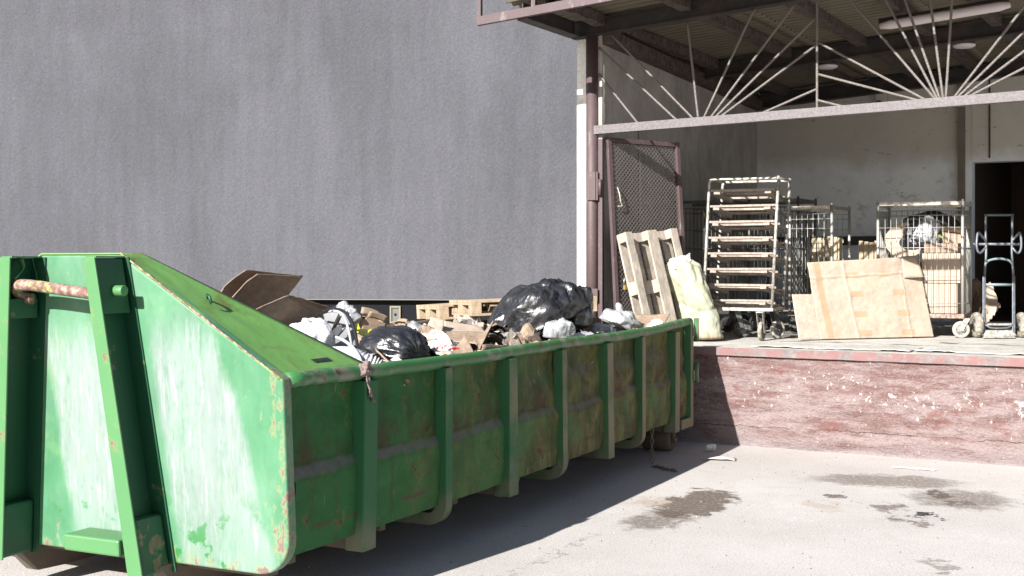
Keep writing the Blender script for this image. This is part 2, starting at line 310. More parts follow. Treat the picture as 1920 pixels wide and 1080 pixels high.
def f_dock(n):
    P = n.pos; x, y, z = n.sep(P)
    big = n.noise(.9, 6, .65, vec=P, st=(1, 1, 1.6)); lay = n.noise(3.2, 8, .75, vec=P, st=(.6, .6, 3.2))
    c = n.mix(n.ramp(big, .36, .64), (.145, .076, .07), (.185, .12, .112))
    c = n.mix(n.mul(n.ramp(lay, .40, .58), .85), c, (.265, .205, .2))
    c = n.mix(n.mul(n.ramp(n.noise(2.4, 7, .7, vec=P, off=(3, 8, 1), st=(1, 1, 2)), .56, .68), .8), c, (.16, .06, .05))
    c = n.mix(n.mul(n.ramp(n.noise(14, 6, .75, vec=P, st=(1, 1, 1.8)), .52, .72), .6), c, (.085, .055, .052))
    c = n.mix(n.ramp(n.m('ADD', z, n.mul(n.noise(2.2, 6, .7, vec=P), .5)), .42, .26, 0, .8), c, (.225, .175, .178))
    belt = n.mul(n.ramp(n.m('ABSOLUTE', n.m('SUBTRACT', z, n.m('ADD', .38, n.mul(big, .42)))), .34, .02), n.ramp(n.noise(1.3, 4, .6, vec=P, off=(6, 2, 2)), .35, .65, .3, 1.), .11)
    c = n.mix(n.mul(n.ramp(n.noise(42, 6, .72, vec=P, off=(2, 2, 9)), .52, .66), .4), c, (.31, .27, .26))
    c = n.mix(n.ramp(n.m('ADD', n.noise(21, 7, .66, vec=P, st=(1, 1, .85)), belt), .665, .69), c, (.42, .395, .38))
    c = n.mix(n.ramp(n.noise(34, 3, .5, vec=P, st=(1, 1, .35), off=(4, 4, 4)), .71, .73), c, (.42, .38, .36))
    c = n.mix(n.mul(n.ramp(n.noise(50, 5, .75, vec=P, off=(5, 9, 9), st=(.8, .8, 1.6)), .53, .66), .6), c, (.075, .045, .043))
    cr = n.ramp(n.m('ABSOLUTE', n.m('SUBTRACT', n.m('ADD', z, n.mul(n.noise(1.4, 6, .7, vec=P, off=(1, 1, 7)), .22)), .31)), .006, .001)
    c = n.mix(n.mul(cr, n.ramp(n.noise(1.1, 3, vec=P), .45, .55)), c, (.04, .025, .025))
    return n.mix(n.mul(n.ramp(n.m('ADD', z, n.mul(n.noise(5, 5, .7, vec=P), .1)), .10, .03), .8), c, (.27, .24, .23))
DOCKFACE = M('flaking_red_paint', f_dock, .9, bump=lambda n: n.m('ADD', n.noise(14, 9, .75, vec=n.pos, st=(1, 1, 2.2)), n.mul(n.noise(45, 5, vec=n.pos), .5)), bstr=.9, bdist=.035)
EDGE = M('red_edge_steel', lambda n: n.mix(n.ramp(n.noise(5, 8, .72, st=(1, 1, 1.5)), .46, .58), n.mix(n.noise(3), (.15, .065, .06), (.20, .115, .11)), n.mix(n.noise(20), (.05, .042, .042), (.25, .21, .205))), .7, bump=lambda n: n.noise(25, 5), bstr=.3)
def wood(name, a, b, sc=1.):
    return M(name, lambda n: n.val(n.mix(n.ramp(n.noise(4*sc, 6, .7, dist=.8), .35, .65), a, b), n.noise(28, 4, .6, st=(1, 1, .25)), .75, 1.18), .85, bump=lambda n: n.noise(40, 5), bstr=.25)
PALLET = wood('pale_pallet_wood', (.30, .22, .145), (.38, .29, .20)); GREYPAL = wood('weathered_pallet_wood', (.30, .26, .22), (.40, .34, .28))
SHELFW = wood('shelf_wood', (.33, .285, .24), (.20, .165, .14), 2.); CRATEW = wood('crate_wood', (.30, .24, .165), (.36, .29, .2))
def card(name, a, b, dk=.8): return M(name, lambda n: n.val(n.mix(n.ramp(n.noise(2.2, 5), .35, .65), a, b), n.noise(30, 4, st=(1, .2, 1)), dk, 1.12), .9, bump=lambda n: n.noise(9, 4), bstr=.2, spec=.2)
CARD = card('cardboard', (.27, .195, .14), (.32, .24, .175)); CARDP = card('pale_cardboard', (.325, .26, .205), (.34, .275, .222), .97); CARDD = card('damp_cardboard', (.19, .14, .105), (.27, .20, .15))
TAPE = M('packing_tape', lambda n: n.mix(n.noise(20), (.30, .215, .14), (.34, .25, .165)), .45)
PAPER = M('white_paper', lambda n: n.mix(n.ramp(n.noise(7, 4), .5, .65), (.6, .6, .59), (.45, .43, .41)), .85, bump=lambda n: n.noise(15, 5), bstr=.4)
def crease(n, sc=1.): return n.m('ADD', n.m('ABSOLUTE', n.m('SUBTRACT', n.noise(5*sc, 5, .55, dist=1.2), .5)), n.mul(n.m('ABSOLUTE', n.m('SUBTRACT', n.noise(13*sc, 4, .5, st=(1, 1, .35), dist=.8), .5)), .6))
BLACKBAG = M('black_bin_liner', lambda n: n.mix(n.ramp(n.noise(6, 6), .45, .75), (.012, .012, .014), (.03, .03, .032)), lambda n: n.ramp(n.noise(9, 4), .3, .7, .22, .42), bump=crease, bstr=.45, bdist=.025, spec=.9)
CLEARBAG = M('translucent_plastic_film', lambda n: n.mix(n.ramp(n.noise(5, 5), .4, .65), (.40, .405, .42), (.2, .205, .215)), .18, bump=crease, bstr=.5, bdist=.04, spec=.6, alpha=.78)
CLEARFILM = M('clear_plastic_film', (.75, .76, .78), .18, bump=crease, bstr=.8, bdist=.04, spec=.6, alpha=.6)
WHITEBAG = M('white_carrier_bag', lambda n: n.mix(n.ramp(n.noise(4, 2), .64, .66), (.55, .55, .56), (.36, .44, .1)), .4, bump=crease, bstr=.6, bdist=.03)
SACK = M('woven_pale_green_sack', lambda n: n.mix(n.ramp(n.m('ADD', n.sep(n.pos)[2], n.mul(n.noise(8), .2)), 1.12, 1.22), n.mix(n.noise(10), (.25, .19, .13), (.32, .25, .17)), n.mix(n.ramp(n.noise(5, 6, .65, st=(1, 1, .6)), .4, .62), (.27, .278, .185), (.325, .328, .255))), .6,
         bump=lambda n: n.m('ADD', n.noise(6, 5), n.mul(n.noise(110, 1), .05)), bstr=.5, bdist=.02)
STEEL = M('worn_galvanised_steel', lambda n: n.mix(n.ramp(n.noise(20, 6, .7), .45, .6), (.42, .40, .36), (.22, .19, .16)), .42, metal=.35, bump=lambda n: n.noise(50), bstr=.1)
CAGEST = M('dull_cage_steel', lambda n: n.mix(n.noise(20), (.27, .265, .245), (.40, .39, .365)), .45, metal=.4)
CAGEDK = M('dark_cage_steel', lambda n: n.mix(n.noise(20), (.055, .06, .06), (.12, .12, .11)), .45, metal=.4)
BLUEGREY = M('blue_grey_tube_paint', lambda n: n.mix(n.ramp(n.noise(25, 5), .5, .65), (.085, .095, .112), (.15, .16, .175)), .45, metal=.2)
TEAL = M('pale_teal_tube_paint', (.15, .205, .215), .45)
TYREG = M('grey_rubber_tread', lambda n: n.mix(n.ramp(n.vor(26), .3, .5), (.34, .31, .25), (.18, .16, .13)), .85, bump=lambda n: n.vor(26), bstr=.6)
TYREP = M('pale_grey_rubber', lambda n: n.mix(n.noise(12), (.26, .25, .22), (.33, .31, .28)), .8); TYRED = M('black_rubber', lambda n: n.mix(n.noise(12), (.03, .03, .032), (.07, .065, .06)), .75)
RIM = M('grey_wheel_rim', (.12, .12, .125), .5, metal=.3)
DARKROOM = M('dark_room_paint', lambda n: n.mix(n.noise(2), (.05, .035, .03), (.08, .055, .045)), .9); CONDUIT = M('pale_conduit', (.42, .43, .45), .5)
LAMPW = M('lamp_cover', (.62, .56, .58), .5); CREAM = M('cream_vent_plastic', (.15, .135, .09), .6); YELLOW = M('yellow_plastic', (.55, .5, .02), .4)
HOSE = M('grey_hose_plastic', (.36, .365, .39), .45); CABLE = M('black_cable', (.015, .015, .017), .4); GREYPL = M('pale_grey_plastic', lambda n: n.mix(n.ramp(n.noise(8, 7, .75), .56, .62), (.17, .172, .18), n.mix(n.noise(30), (.06, .05, .04), (.3, .25, .2))), .5)
RAG = M('dirty_brown_cloth', lambda n: n.mix(n.noise(9), (.13, .09, .08), (.2, .15, .14)), .9, bump=lambda n: n.noise(20), bstr=.5)
RUBBISH = M('mixed_rubbish', lambda n: n.mix(n.ramp(n.noise(6, 6), .4, .6), n.mix(n.ramp(n.vor(9, out='Color'), .3, .7), (.03, .027, .025), (.13, .10, .08)), (.2, .17, .14)), .9, bump=lambda n: n.noise(14, 7), bstr=1, bdist=.08)
BRASS = M('brass_padlock', (.42, .30, .09), .35, metal=.6); RED = M('red_label_paint', (.45, .05, .05), .6)
CHIP = M('dark_mesh_wire', lambda n: n.mix(n.noise(12), (.06, .052, .048), (.11, .096, .09)), .6)

# ------------------------------------------------------------------ the setting
g = MB(); g.grid(lambda a, b: Vector((-60+a*120, -50+b*110, 0)), 2, 2)
tag(g.build('ground', GROUND), kind='structure')

# grey neighbouring building
WA = R(7.7); WX = Vector((math.cos(WA), -math.sin(WA), 0)); WY = Vector((math.sin(WA), math.cos(WA), 0)); W0 = Vector((1.1, 19.0, 0))
def GW(a, b, z): return W0 + WX*a + WY*b + Vector((0, 0, z))
gb = thing('grey_building', GW(-6, 2, 0), 'tall windowless grey rendered building behind the green container', 'building')
MB().box(GW, (-22, 2.3), (0, 3.0), (1.263, 12)).build('wall', GREYWALL, gb)
MB().box(GW, (-22, 2.3), (-.004, .05), (1.251, 1.262)).build('drip_edge', CREAM, gb)
MB().box(GW, (-22, 2.28), (.13, 2.9), (0, 1.25)).build('plinth', PLINTH, gb)
vb = thing('vent_box', GW(-2, .08, 1.2), 'small cream vent frame with a dark hole low on the grey building', 'vent')
pc = at(741, 590, 19.5); va = (pc-W0).dot(WX)
def vent_fr(a, b, c): return GW(va+a*1.4, .128-b, pc.z+c*1.4)
for a, c in (((-.062, -.042), (-.097, .097)), ((.042, .062), (-.097, .097)), ((-.042, .042), (.075, .097)), ((-.042, .042), (-.097, -.075))):
    MB().box(vent_fr, a, (-.01, .03), c).build('frame_strip', CREAM, vb, bevel=.003)
MB().box(vent_fr, (-.042, .042), (-.01, .008), (-.075, .075)).build('back_plate', M('dusty_vent_plate', (.10, .10, .095), .8), vb)
MB().lathe(vent_fr(0, .0085, 0), vent_fr(0, 1, 0)-vent_fr(0, 0, 0), [(.0, .0), (.02, .001), (.022, .002)], 10).build('hole', CABLE, vb)

# dock: platform, walls
FZ = .985
dk = thing('loading_dock', D(4, 1, 0), 'raised concrete loading dock with flaking red painted front', 'loading dock')
def dockface(a, b):
    u = -1.0+a*12; z = b*.905
    return D(u, -.012*fbm((u*2.2, z*5, 3), 6)-.02*sstep(.5, .9, fbm((u*1.1, z*3, 8), 4)+.45)+.015*sstep(.2, 0, z), z)
f = MB(); f.grid(dockface, 500, 50); f.build('front_wall', DOCKFACE, dk)
f = MB(); f.box(D, (-1, 11), (.06, 7.2), (0, FZ)); f.build('floor_slab', CONC, dk)
f = MB(); f.grid(lambda a, b: D(-1+a*12, -.028-.004*fbm((a*40, b, 1)), .903+b*.08+.003*fbm((a*60, 1, b))), 300, 2, smooth=False); f.build('edge_band', EDGE, dk, solid=.02)
f = MB(); f.grid(lambda a, b: D(-1+a*12, -.03+b*.1, FZ+.001-.004*sstep(.3, 0, b)), 60, 3); f.build('floor_lip', CONC, dk)
def plate_fn(u0, u1, t0, t1, sd, h):
    def fn(a, b):
        u = u0+a*(u1-u0); t = t0+b*(t1-t0) + (.05*fbm((u*3, sd, 0)) if b < .01 else 0)
        return D(u, t, FZ+.006+h*abs(fbm((u*1.7, t*2, sd)))+(.012*abs(fbm((u*5, sd, 2))) if b < .2 else 0))
    return fn
for k, (u0, u1, t0, t1, lb) in enumerate(((1.75, 3.3, .12, 1.05, 'worn warped floor sheet lying before the big cardboard'), (3.32, 5.2, .22, 1.5, 'worn grey floor sheet lying before the hand truck'))):
    f = MB(); f.grid(plate_fn(u0, u1, t0, t1, k+3, .02), 60, 14); tag(f.build('floor_sheet', CONC, solid=.006), lb, 'floor sheet', 'floor sheets on the dock')

dw = thing('dock_side_wall', D(-.2, 3, 0), 'grimy plaster side wall inside the dock behind the mesh gate', 'wall')
SW = D(.13, .02, 0); SE = D(-.38, 6.65, 0); SX = (SE-SW).normalized(); SN = Vector((SX.y, -SX.x, 0))
def SWf(a, b, z): return SW+SX*a+SN*b+Vector((0, 0, z))
MB().box(SWf, (0, 6.7), (-.16, 0), (0, 4.6)).build('plaster', INNERSIDE, dw)
f = MB(); f.grid(lambda a, b: SWf(.012+a*(.05+.03*fbm((b*9, 3, 1))), .004, 3.2+b*.75), 2, 30); f.build('flaked_strip', WHITEWALL, dw)
f = MB(); f.tube([SWf(1.15, .015, 2.2), SWf(1.15, .015, 3.42)], .012, 8); f.build('conduit', CONDUIT, dw)
pl = thing('white_pillar', D(-.13, .05, 0), 'narrow sunlit white wall strip between the grey building and brown pipe post', 'wall')
def PLf(a, b, z): return D(a, b, z)
MB().box(PLf, (-.205, .10), (.09, .4), (0, 4.38)).build('wall', WHITEWALL, pl)

bw = thing('dock_back_wall', D(3, 6.65, 0), 'stained plaster back wall of the dock with a dark doorway', 'wall')
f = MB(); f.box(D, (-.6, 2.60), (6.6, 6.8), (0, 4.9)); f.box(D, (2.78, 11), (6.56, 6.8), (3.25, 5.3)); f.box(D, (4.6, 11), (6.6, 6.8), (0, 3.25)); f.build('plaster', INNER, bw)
MB().box(D, (2.60, 2.69), (6.5, 6.8), (0, 4.9)).build('pilaster', M('dirty_pilaster', lambda n: n.mix(n.noise(4, 6), (.10, .085, .075), (.2, .17, .15)), .9), bw)
MB().box(D, (2.69, 2.78), (6.57, 6.8), (0, 5)).build('door_jamb', INNER, bw)
MB().box(D, (-.5, 2.55), (6.52, 6.599), (2.09, 2.22)).build('bumper_rail', M('dark_bumper_timber', lambda n: n.mix(n.noise(5), (.03, .03, .03), (.06, .055, .05)), .8), bw)
f = MB(); f.tube([D(3.02, 6.54, 3.3), D(3.02, 6.54, 4.4)], .012, 6); f.build('conduit', WOODOLD, bw)
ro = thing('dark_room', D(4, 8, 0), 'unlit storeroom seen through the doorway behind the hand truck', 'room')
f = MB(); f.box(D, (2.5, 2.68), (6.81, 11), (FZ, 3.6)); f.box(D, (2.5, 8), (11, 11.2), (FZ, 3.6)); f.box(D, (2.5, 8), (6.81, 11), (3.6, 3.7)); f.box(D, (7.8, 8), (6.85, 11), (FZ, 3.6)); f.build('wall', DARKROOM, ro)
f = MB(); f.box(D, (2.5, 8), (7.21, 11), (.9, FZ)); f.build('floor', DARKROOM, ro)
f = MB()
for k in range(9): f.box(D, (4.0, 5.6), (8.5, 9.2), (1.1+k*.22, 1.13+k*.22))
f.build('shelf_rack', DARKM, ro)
jb = MB(); jb.box(SWf, (6.5, 6.52), (1.9, 1.99), (4.08, 4.3))
bx = thing('alarm_box', D(1.52, 6.55, 4.2), 'small pale box with a dark lens high on the dock back wall', 'box')
MB().box(D, (1.44, 1.60), (6.52, 6.597), (4.08, 4.36)).build('case', INNER, bx, bevel=.01)
MB().lathe(D(1.50, 6.52, 4.15), -DN, [(.05, 0), (.05, .03), (.03, .04), (0, .04)], 14).build('lens', CABLE, bx)
f = MB(); f.tube([D(1.52, 6.56, 4.36), D(1.5, 6.5, 4.5), D(1.6, 6.45, 4.62), D(1.8, 6.4, 4.6)], .008, 6); f.build('wire', CABLE, bx)

# canopy
RS = .065
def K(u, t, z): return D(u, t, z+RS*u)
cn = thing('canopy', D(1, 0, 0), 'corrugated canopy roof on dark steel beams over the loading dock', 'canopy')
def sheet(a, b):
    u = -.33+a*10; t = -1.25+b*8.0
    return K(u, t, 4.475+.022*math.sin(t*2*math.pi/.15)+.012*math.sin(u*2.1))
f = MB(); f.grid(sheet, 40, 500); f.build('roof_sheet', ASB, cn, solid=.008)
f = MB()
for u0 in (1.35, 2.9, 4.4):
    f.grid(lambda a, b: K(u0+a*.16, -1.2+b*7.8, 4.462-.006*a+.022*math.sin((-1.2+b*7.8)*2*math.pi/.15)), 1, 400)
f.build('sheet_overlap', ASB, cn, solid=.006)
def ibeam(t, u0, u1, z0, h, wd):
    m = MB(); m.box(K, (u0, u1), (t-wd/2, t+wd/2), (z0, z0+.014)); m.box(K, (u0, u1), (t-wd/2, t+wd/2), (z0+h-.014, z0+h)); m.box(K, (u0, u1), (t-.006, t+.006), (z0+.014, z0+h-.014)); return m
ibeam(0, -.2, 9.5, 4.25, .18, .11).build('main_beam', BEAM, cn)
ibeam(3.4, -.2, 9.5, 4.23, .19, .12).build('main_beam', BEAM, cn)
ibeam(6.45, -.3, 9.5, 4.2, .2, .14).build('main_beam', BEAM, cn)
f = MB(); f.box(K, (-.22, -.10), (-1.2, -.06), (4.26, 4.275)); f.box(K, (-.166, -.154), (-1.2, -.06), (4.275, 4.43)); f.build('edge_beam', BEAM, cn)
for u in (.15, 1.12, 2.05, 2.85, 3.6, 4.45, 5.3, 6.2, 7.1):
    f = MB()
    for (t0, t1) in ((-1.2, -.07), (.07, 3.33), (3.47, 6.37)):
        f.grid(lambda a, b, u=u, t0=t0, t1=t1: K(u+.055*math.cos(b*2*math.pi+.785)*1.4+.012*fbm((a*5, u, b)), t0+a*(t1-t0), 4.39+.055*math.sin(b*2*math.pi+.785)*1.4+.012*fbm((a*6, b, u+4))), 30, 4, smooth=False)
    f.build('rafter', WOODOLD, cn)
f = MB(); f.box(SWf, (0, 6.5), (.01, .13), (4.16, 4.3)); f.build('wall_beam', WOODOLD, cn)
f = MB(); f.box(SWf, (0, 6.5), (.004, .05), (4.3, 4.42)); f.build('wall_plate', WOODOLD, cn)
PP = D(.02, 0, 0)
f = MB(); f.tube([PP+Vector((0, 0, .02)), PP+Vector((0, 0, 4.25))], .066, 20); f.build('post', BROWN, cn)
f = MB(); f.box(D, (.06, .12), (-.07, -.05), (2.5, 2.8)); f.box(D, (.0, .1), (-.085, -.06), (2.5, 2.8)); hp = f.build('hinge_plate', BROWN, cn); MB().tube([D(.14, -.06, 2.55), D(.14, -.06, 2.72)], .018, 10).build('hinge_pin', BROWN, hp)
MB().box(D, (.04, .12), (-.075, -.06), (1.42, 1.56)).build('foot_plate', BROWN, cn)
def KC(u, t, z): return D(u, t, z+.0203*u)
ch = MB().box(KC, (.04, 9.5), (-.05, .03), (3.2, 3.292)).build('truss_chord', CHORD, cn, bevel=.004)
def onp(px, py, t=0.):
    r = Vector(((px-960)/F, 1, (HY-py)/F)); P = D0+DN*t
    return Vector((0, 0, CAMH))+r*((P-Vector((0, 0, CAMH))).dot(DN)/r.dot(DN))
BARS = [(1122,138,1200,236),(1123,89,1276,232),(1147,66,1307,230),(1289,42,1310,230),(1414,17,1316,229),(1490,8,1327,228),(1529,34,1333,228),(1530,85,1340,227),(1531,167,1407,222),
        (1532,-5,1532,210),(1533,79,1744,192),(1533,139,1736,192),(1533,188,1597,204),(1568,-30,1757,190),(1645,-30,1760,190),(1686,-30,1764,190),(1740,-30,1769,190),(1787,-30,1773,190),
        (1996,-86,1785,188),(2050,-68,1790,188),(2052,-3,1799,187),(2054,58,1805,187),(2052,-60,2052,170)]
for x0, y0, x1, y1 in BARS:
    a, b = onp(x0, y0, -.01), onp(x1, y1, -.01); n_ = max(4, int((a-b).length/.05))
    f = MB(); f.tube([a.lerp(b, i/n_) for i in range(n_+1)], .0125, 7); f.build('truss_bar', BAR, cn)
f = MB(); f.box(K, (-.67, 9), (-1.245, -1.195), (4.245+.03, 4.335+.03)); fb = f.build('fascia_bar', BROWN, cn, bevel=.003)
for u in (-.645, -.02, 1.5, 3.):
    MB().box(K, (u-.022, u+.022), (-1.24, -1.2), (4.365, 4.9)).build('fascia_post', BROWN, cn)
MB().box(K, (-.67, 9), (-1.245, -1.195), (4.9, 4.98)).build('fascia_top', BROWN, cn)
fl = thing('tube_lamp', K(3.3, 1.6, 4.25), 'long tube lamp fixture under the canopy roof', 'lamp')
f = MB(); A_, B_ = D(2.675, 1.6, 4.375), D(3.99, 1.6, 4.475); f.tube([A_.lerp(B_, i/12) for i in range(13)], .05, 16, rfn=lambda q: .05 if .01 < q < .99 else .03); f.build('cover', LAMPW, fl)
f = MB(); f.tube([A_+Vector((0, .03, .05)), B_+Vector((0, .03, .05))], .045, 4); f.build('back_tray', BEAM, fl)
for q, (u, t, z, lb) in enumerate(((3.186, 3.62, 4.47, 'flat round ceiling lamp further from the pipe post, right of the fan of bars'), (1.539, 3.62, 4.345, 'flat round ceiling lamp beside the truss upright'))):
    r_ = thing('round_lamp', D(u, t, z-.06), lb, 'lamp', 'round lamps under the canopy')
    z -= .06; MB().lathe(D(u, t, z), (0, 0, 1), [(0, -.012), (.10, -.008), (.13, .01), (.13, .03)], 28).build('cover', LAMPW, r_); MB().lathe(D(u, t, z), (0, 0, 1), [(.12, .031), (.12, .07)], 20).build('base', DARKM, r_)

# ------------------------------------------------------------------ the green hook-lift container
W = 2.64; LG = 6.62
ct = thing('roll_off_container', C(3.3, 1.3, 0), 'battered green hook-lift waste container full of rubbish', 'waste container')
def lean(z): return -.06*(z-.24)
def CP(s, w_, z): return C(s+lean(z), w_, z)
pol = [(-.012, 1.252), (1.03, 1.885), (W-1.03, 1.885), (W+.012, 1.252)]
def corner(cx, cz, r, a0, a1): return [(cx+r*math.cos(R(a0+(a1-a0)*i/8)), cz+r*math.sin(R(a0+(a1-a0)*i/8))) for i in range(9)]
pol += corner(W+.012-.2, .432, .2, 0, -90)+corner(.188, .432, .2, 270, 180)
f = MB(); f.prism(CP, pol, 0, .075, uv=True); f.build('front_plate', GREEN_FRONT, ct, bevel=.012, seg=3)
def rimstrip(pts, s0, s1):
    m = MB(); n = len(pts)
    m.grid(lambda a, b: CP(s0+b*(s1-s0), *pts[min(n-1, int(round(a*(n-1))))]), n-1, 1, smooth=False); return m
hf = MB()
def mir(p, k): return (p[0], p[1] if k else W-p[1], p[2])
A1, B1, D1, C1 = (.0, .004, 1.252), (0, 1.03, 1.892), (.20, 1.05, 1.892), (.86, .045, 1.245)
def HP(p): return CP(*p) if p[0] < .01 else C(*p)
def hood(k):
    a, b, d, c = [HP(mir(p, k)) for p in (A1, B1, (.09, 1.05, 1.892), C1)]
    def fn(x, y):
        p = a.lerp(b, x).lerp(c.lerp(d, x), y)
        e = 16*x*(1-x)*y*(1-y); return p+Vector((0, 0, .014*e*fbm((x*3, y*3, k*5), 3)-.012*e))
    m = MB(); m.grid(fn, 24, 12); return m
hr = hood(True).build('cover_plate', GREEN_HOOD, ct, solid=.008); hood(False).build('cover_plate', GREEN_HOOD, ct, solid=.008)
f = MB(); f.add([HP(B1), HP(mir(B1, 0)), HP(mir((.09, 1.05, 1.892), 0)), HP((.09, 1.05, 1.892))], [(0, 1, 2, 3)]); f.build('top_plate', GREEN_HOOD, ct, solid=.008)
f = MB(); f.add([C(*C1), C(.09, 1.05, 1.892), C(.09, W-1.05, 1.892), C(.86, W-.045, 1.245), C(.9, .05, .36), C(.9, W-.05, .36)], [(0, 1, 2, 3), (0, 3, 5, 4)]); f.build('inner_bulkhead', GREEN_SIDE, ct)
# welded tab and slot in the sloping cover
def on_hood(x, y, dz=.006):
    a, b, d, c = [HP(p) for p in (A1, B1, (.09, 1.05, 1.892), C1)]
    return a.lerp(b, x).lerp(c.lerp(d, x), y)+Vector((0, 0, dz))
f = MB(); f.tube([on_hood(.615, .52), on_hood(.585, .40, .045), on_hood(.56, .36, .05), on_hood(.55, .36, .02)], .008, 6); f.build('tab', GREEN_SHADED, ct)
f = MB(); f.add([on_hood(.10, .72, .007), on_hood(.10, .52, .007), on_hood(.075, .52, .007), on_hood(.075, .72, .007)], [(0, 1, 2, 3)]); f.build('slot', DARKM, ct)
f = MB(); f.tube([on_hood(i/70, .006, .003)+Vector((0, 0, .003*fbm((i*.9, 1, 1)))) for i in range(71)], .006, 6, rfn=lambda q: .006+.003*fbm((q*40, 2, 2)))
f.build('weld_seam', RUSTY, ct)
# the two raking front channels
def post(wt, wb, wdt, wdb, right):
    def PF(sd, e, z):                                                # sd: out of the plate, e: 0 right edge .. 1 left edge
        q = (z-.2)/1.68; a = wb+(wt-wb)*q; wd_ = wdb+(wdt-wdb)*q
        return CP(-sd, a+wd_*e, z)
    p = thing('front_post', C(-.1, (wt+wb)/2, .2), None, None); p.parent = ct; p.location = p.location-ct.location
    zb, zt = .19, 1.872
    f = MB(); f.box(PF, (.228, .24), (0, 1), (zb, zt)); f.build('flange', GREEN_POST, p, bevel=.004)
    f = MB(); f.box(PF, (.012, .227), (.86, .99), (zb+.01, zt-.004)); f.build('web', GREEN_SHADED, p)
    f = MB(); f.box(PF, (.001, .011), (-.25, .98), (zb, zt)); f.build('back_flange', GREEN_SHADED, p)
    f = MB()
    if right: f.box(PF, (.03, .2275), (.03, .85), (1.575, zt-.006))
    else: f.box(PF, (.03, .2275), (.02, .85), (1.535, 1.645))
    f.build('stop_block', GREEN_SHADED, p, bevel=.006)
    f = MB(); f.prism(PF, [(.012, .201), (.226, .201), (.226, .46), (.16, .53), (.012, .60)], .05, .85, axis=1) if False else f.box(PF, (.012, .226), (.05, .85), (.195, .50)); f.build('foot_block', GREEN_SHADED, p, bevel=.02)
    f = MB(); f.box(PF, (.0125, .226), (0, .85), (zt-.003, zt+.006)); f.build('cap', GREEN_POST, p)
    return PF
PR = post(.985, .75, .08, .1, True); PL_ = post(1.59, 1.76, .09, .1, False)
f = MB(); a_ = PR(.12, .05, 1.695); f.tube([a_, a_-CL*.065], .029, 18); f.build('pin', GREEN_POST, ct, bevel=.003)
hb = [(.17, 1.03, 1.675), (.175, 1.12, 1.683), (.18, 1.30, 1.70), (.185, 1.45, 1.716), (.185, 1.56, 1.722), (.178, 1.61, 1.715), (.16, 1.645, 1.695), (.13, 1.652, 1.668), (.105, 1.63, 1.648), (.095, 1.59, 1.642)]
def smooth(pts, n=4):
    out = []
    P = [Vector(p) for p in pts]
    for i in range(len(P)-1):
        p0, p1, p2, p3 = P[max(0, i-1)], P[i], P[i+1], P[min(len(P)-1, i+2)]
        for k in range(n):
            t = k/n; out.append(.5*((2*p1)+(p2-p0)*t+(2*p0-5*p1+4*p2-p3)*t*t+(3*p1-p0-3*p2+p3)*t**3))
    return out+[P[-1]]
f = MB(); f.tube(smooth([CP(-a, b, c) for a, b, c in hb]), .031, 16); f.build('hook_bar', RUSTY, ct)
f = MB(); f.grid(lambda a, b: CP(-.2+.1*a+.03*math.sin(a*4), 1.60+.07*a-.05*b*a, 1.75+.12*a+.012*b), 8, 2); f.build('bent_flap', GREEN_POST, ct, solid=.006)
f = MB(); f.box(CP, (-.2, -.001), (.94, 1.335), (.285, .375)); f.build('lock_box', GREEN_POST, ct, bevel=.012)
f = MB(); f.lathe(CP(-.0015, 1.20, 1.71), -CA, [(.018, 0), (.016, .002), (0, .002)], 14); f.lathe(CP(-.0015, 1.28, 1.82), -CA, [(.014, 0), (.012, .002), (0, .002)], 14); f.build('plug', GREEN_HOOD, ct)
# sides
BAYS = [.08, .715, 1.605, 2.51, 3.39, 4.33, 5.14, 6.09, 6.5]
def railz(s): return 1.222+.018*sstep(.9, 0, s)+.03*sstep(5.4, 6.7, s)+.004*math.sin(s*2.3)
def bow(s): return -.03*math.sin(math.pi*min(1, max(0, s/6.6)))
def side_fn(a, b):
    s = .075+a*(LG-.075); z = .33+b*(1.215-.33)
    zl = .715+.02*fbm((s*1.7, 3, 1), 3)+.012*math.sin(s*3)
    up = sstep(zl-.02, zl+.075, z)
    k = 0
    for i in range(len(BAYS)-1):
        if BAYS[i] <= s <= BAYS[i+1]:
            q = (s-BAYS[i])/(BAYS[i+1]-BAYS[i]); k = math.sin(math.pi*q)**.7
    belly = k*(.014+.034*sstep(1.5, 4.5, s))*math.exp(-((z-.88)/.12)**2)-k*.010*math.exp(-((z-1.08)/.07)**2)
    o = .010+.042*up-belly+.010*k*fbm((s*2.2, z*3, 5), 4)+.006*fbm((s*7, z*7, 2), 3)+.012*sstep(.45, .33, z)
    return s, o, z
def side(right):
    m = MB()
    def fn(a, b):
        s, o, z = side_fn(a, b); wv = o+bow(s); return C(s, wv if right else W-wv, z)
    m.grid(fn, 420, 70, uvfn=lambda a, b: (a*6.5+(0 if right else 9), .33+b*.87)); return m
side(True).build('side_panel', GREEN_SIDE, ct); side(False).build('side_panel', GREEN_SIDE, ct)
f = MB(); f.box(C, (.08, LG), (.05, W-.05), (.34, .36)); f.build('floor_plate', UNDER, ct)
for k in (0, 1):
    pts = [(s/10*.664*1., ) for s in range(0)]
    n_ = 60
    f = MB(); f.tube([C(.012+i/n_*(LG-.012), (.022+bow(i/n_*LG) if k == 0 else W-.022-bow(i/n_*LG)), railz(i/n_*LG)-.03*k+.004*fbm((i*.35, k, 2))) for i in range(n_+1)], .042, 16); f.build('top_rail', GREEN_RAIL if k == 0 else UNDER, ct)
LONG = [.715, 2.51, 4.33, 6.09]; CURV = [1.605, 3.39, 5.14]
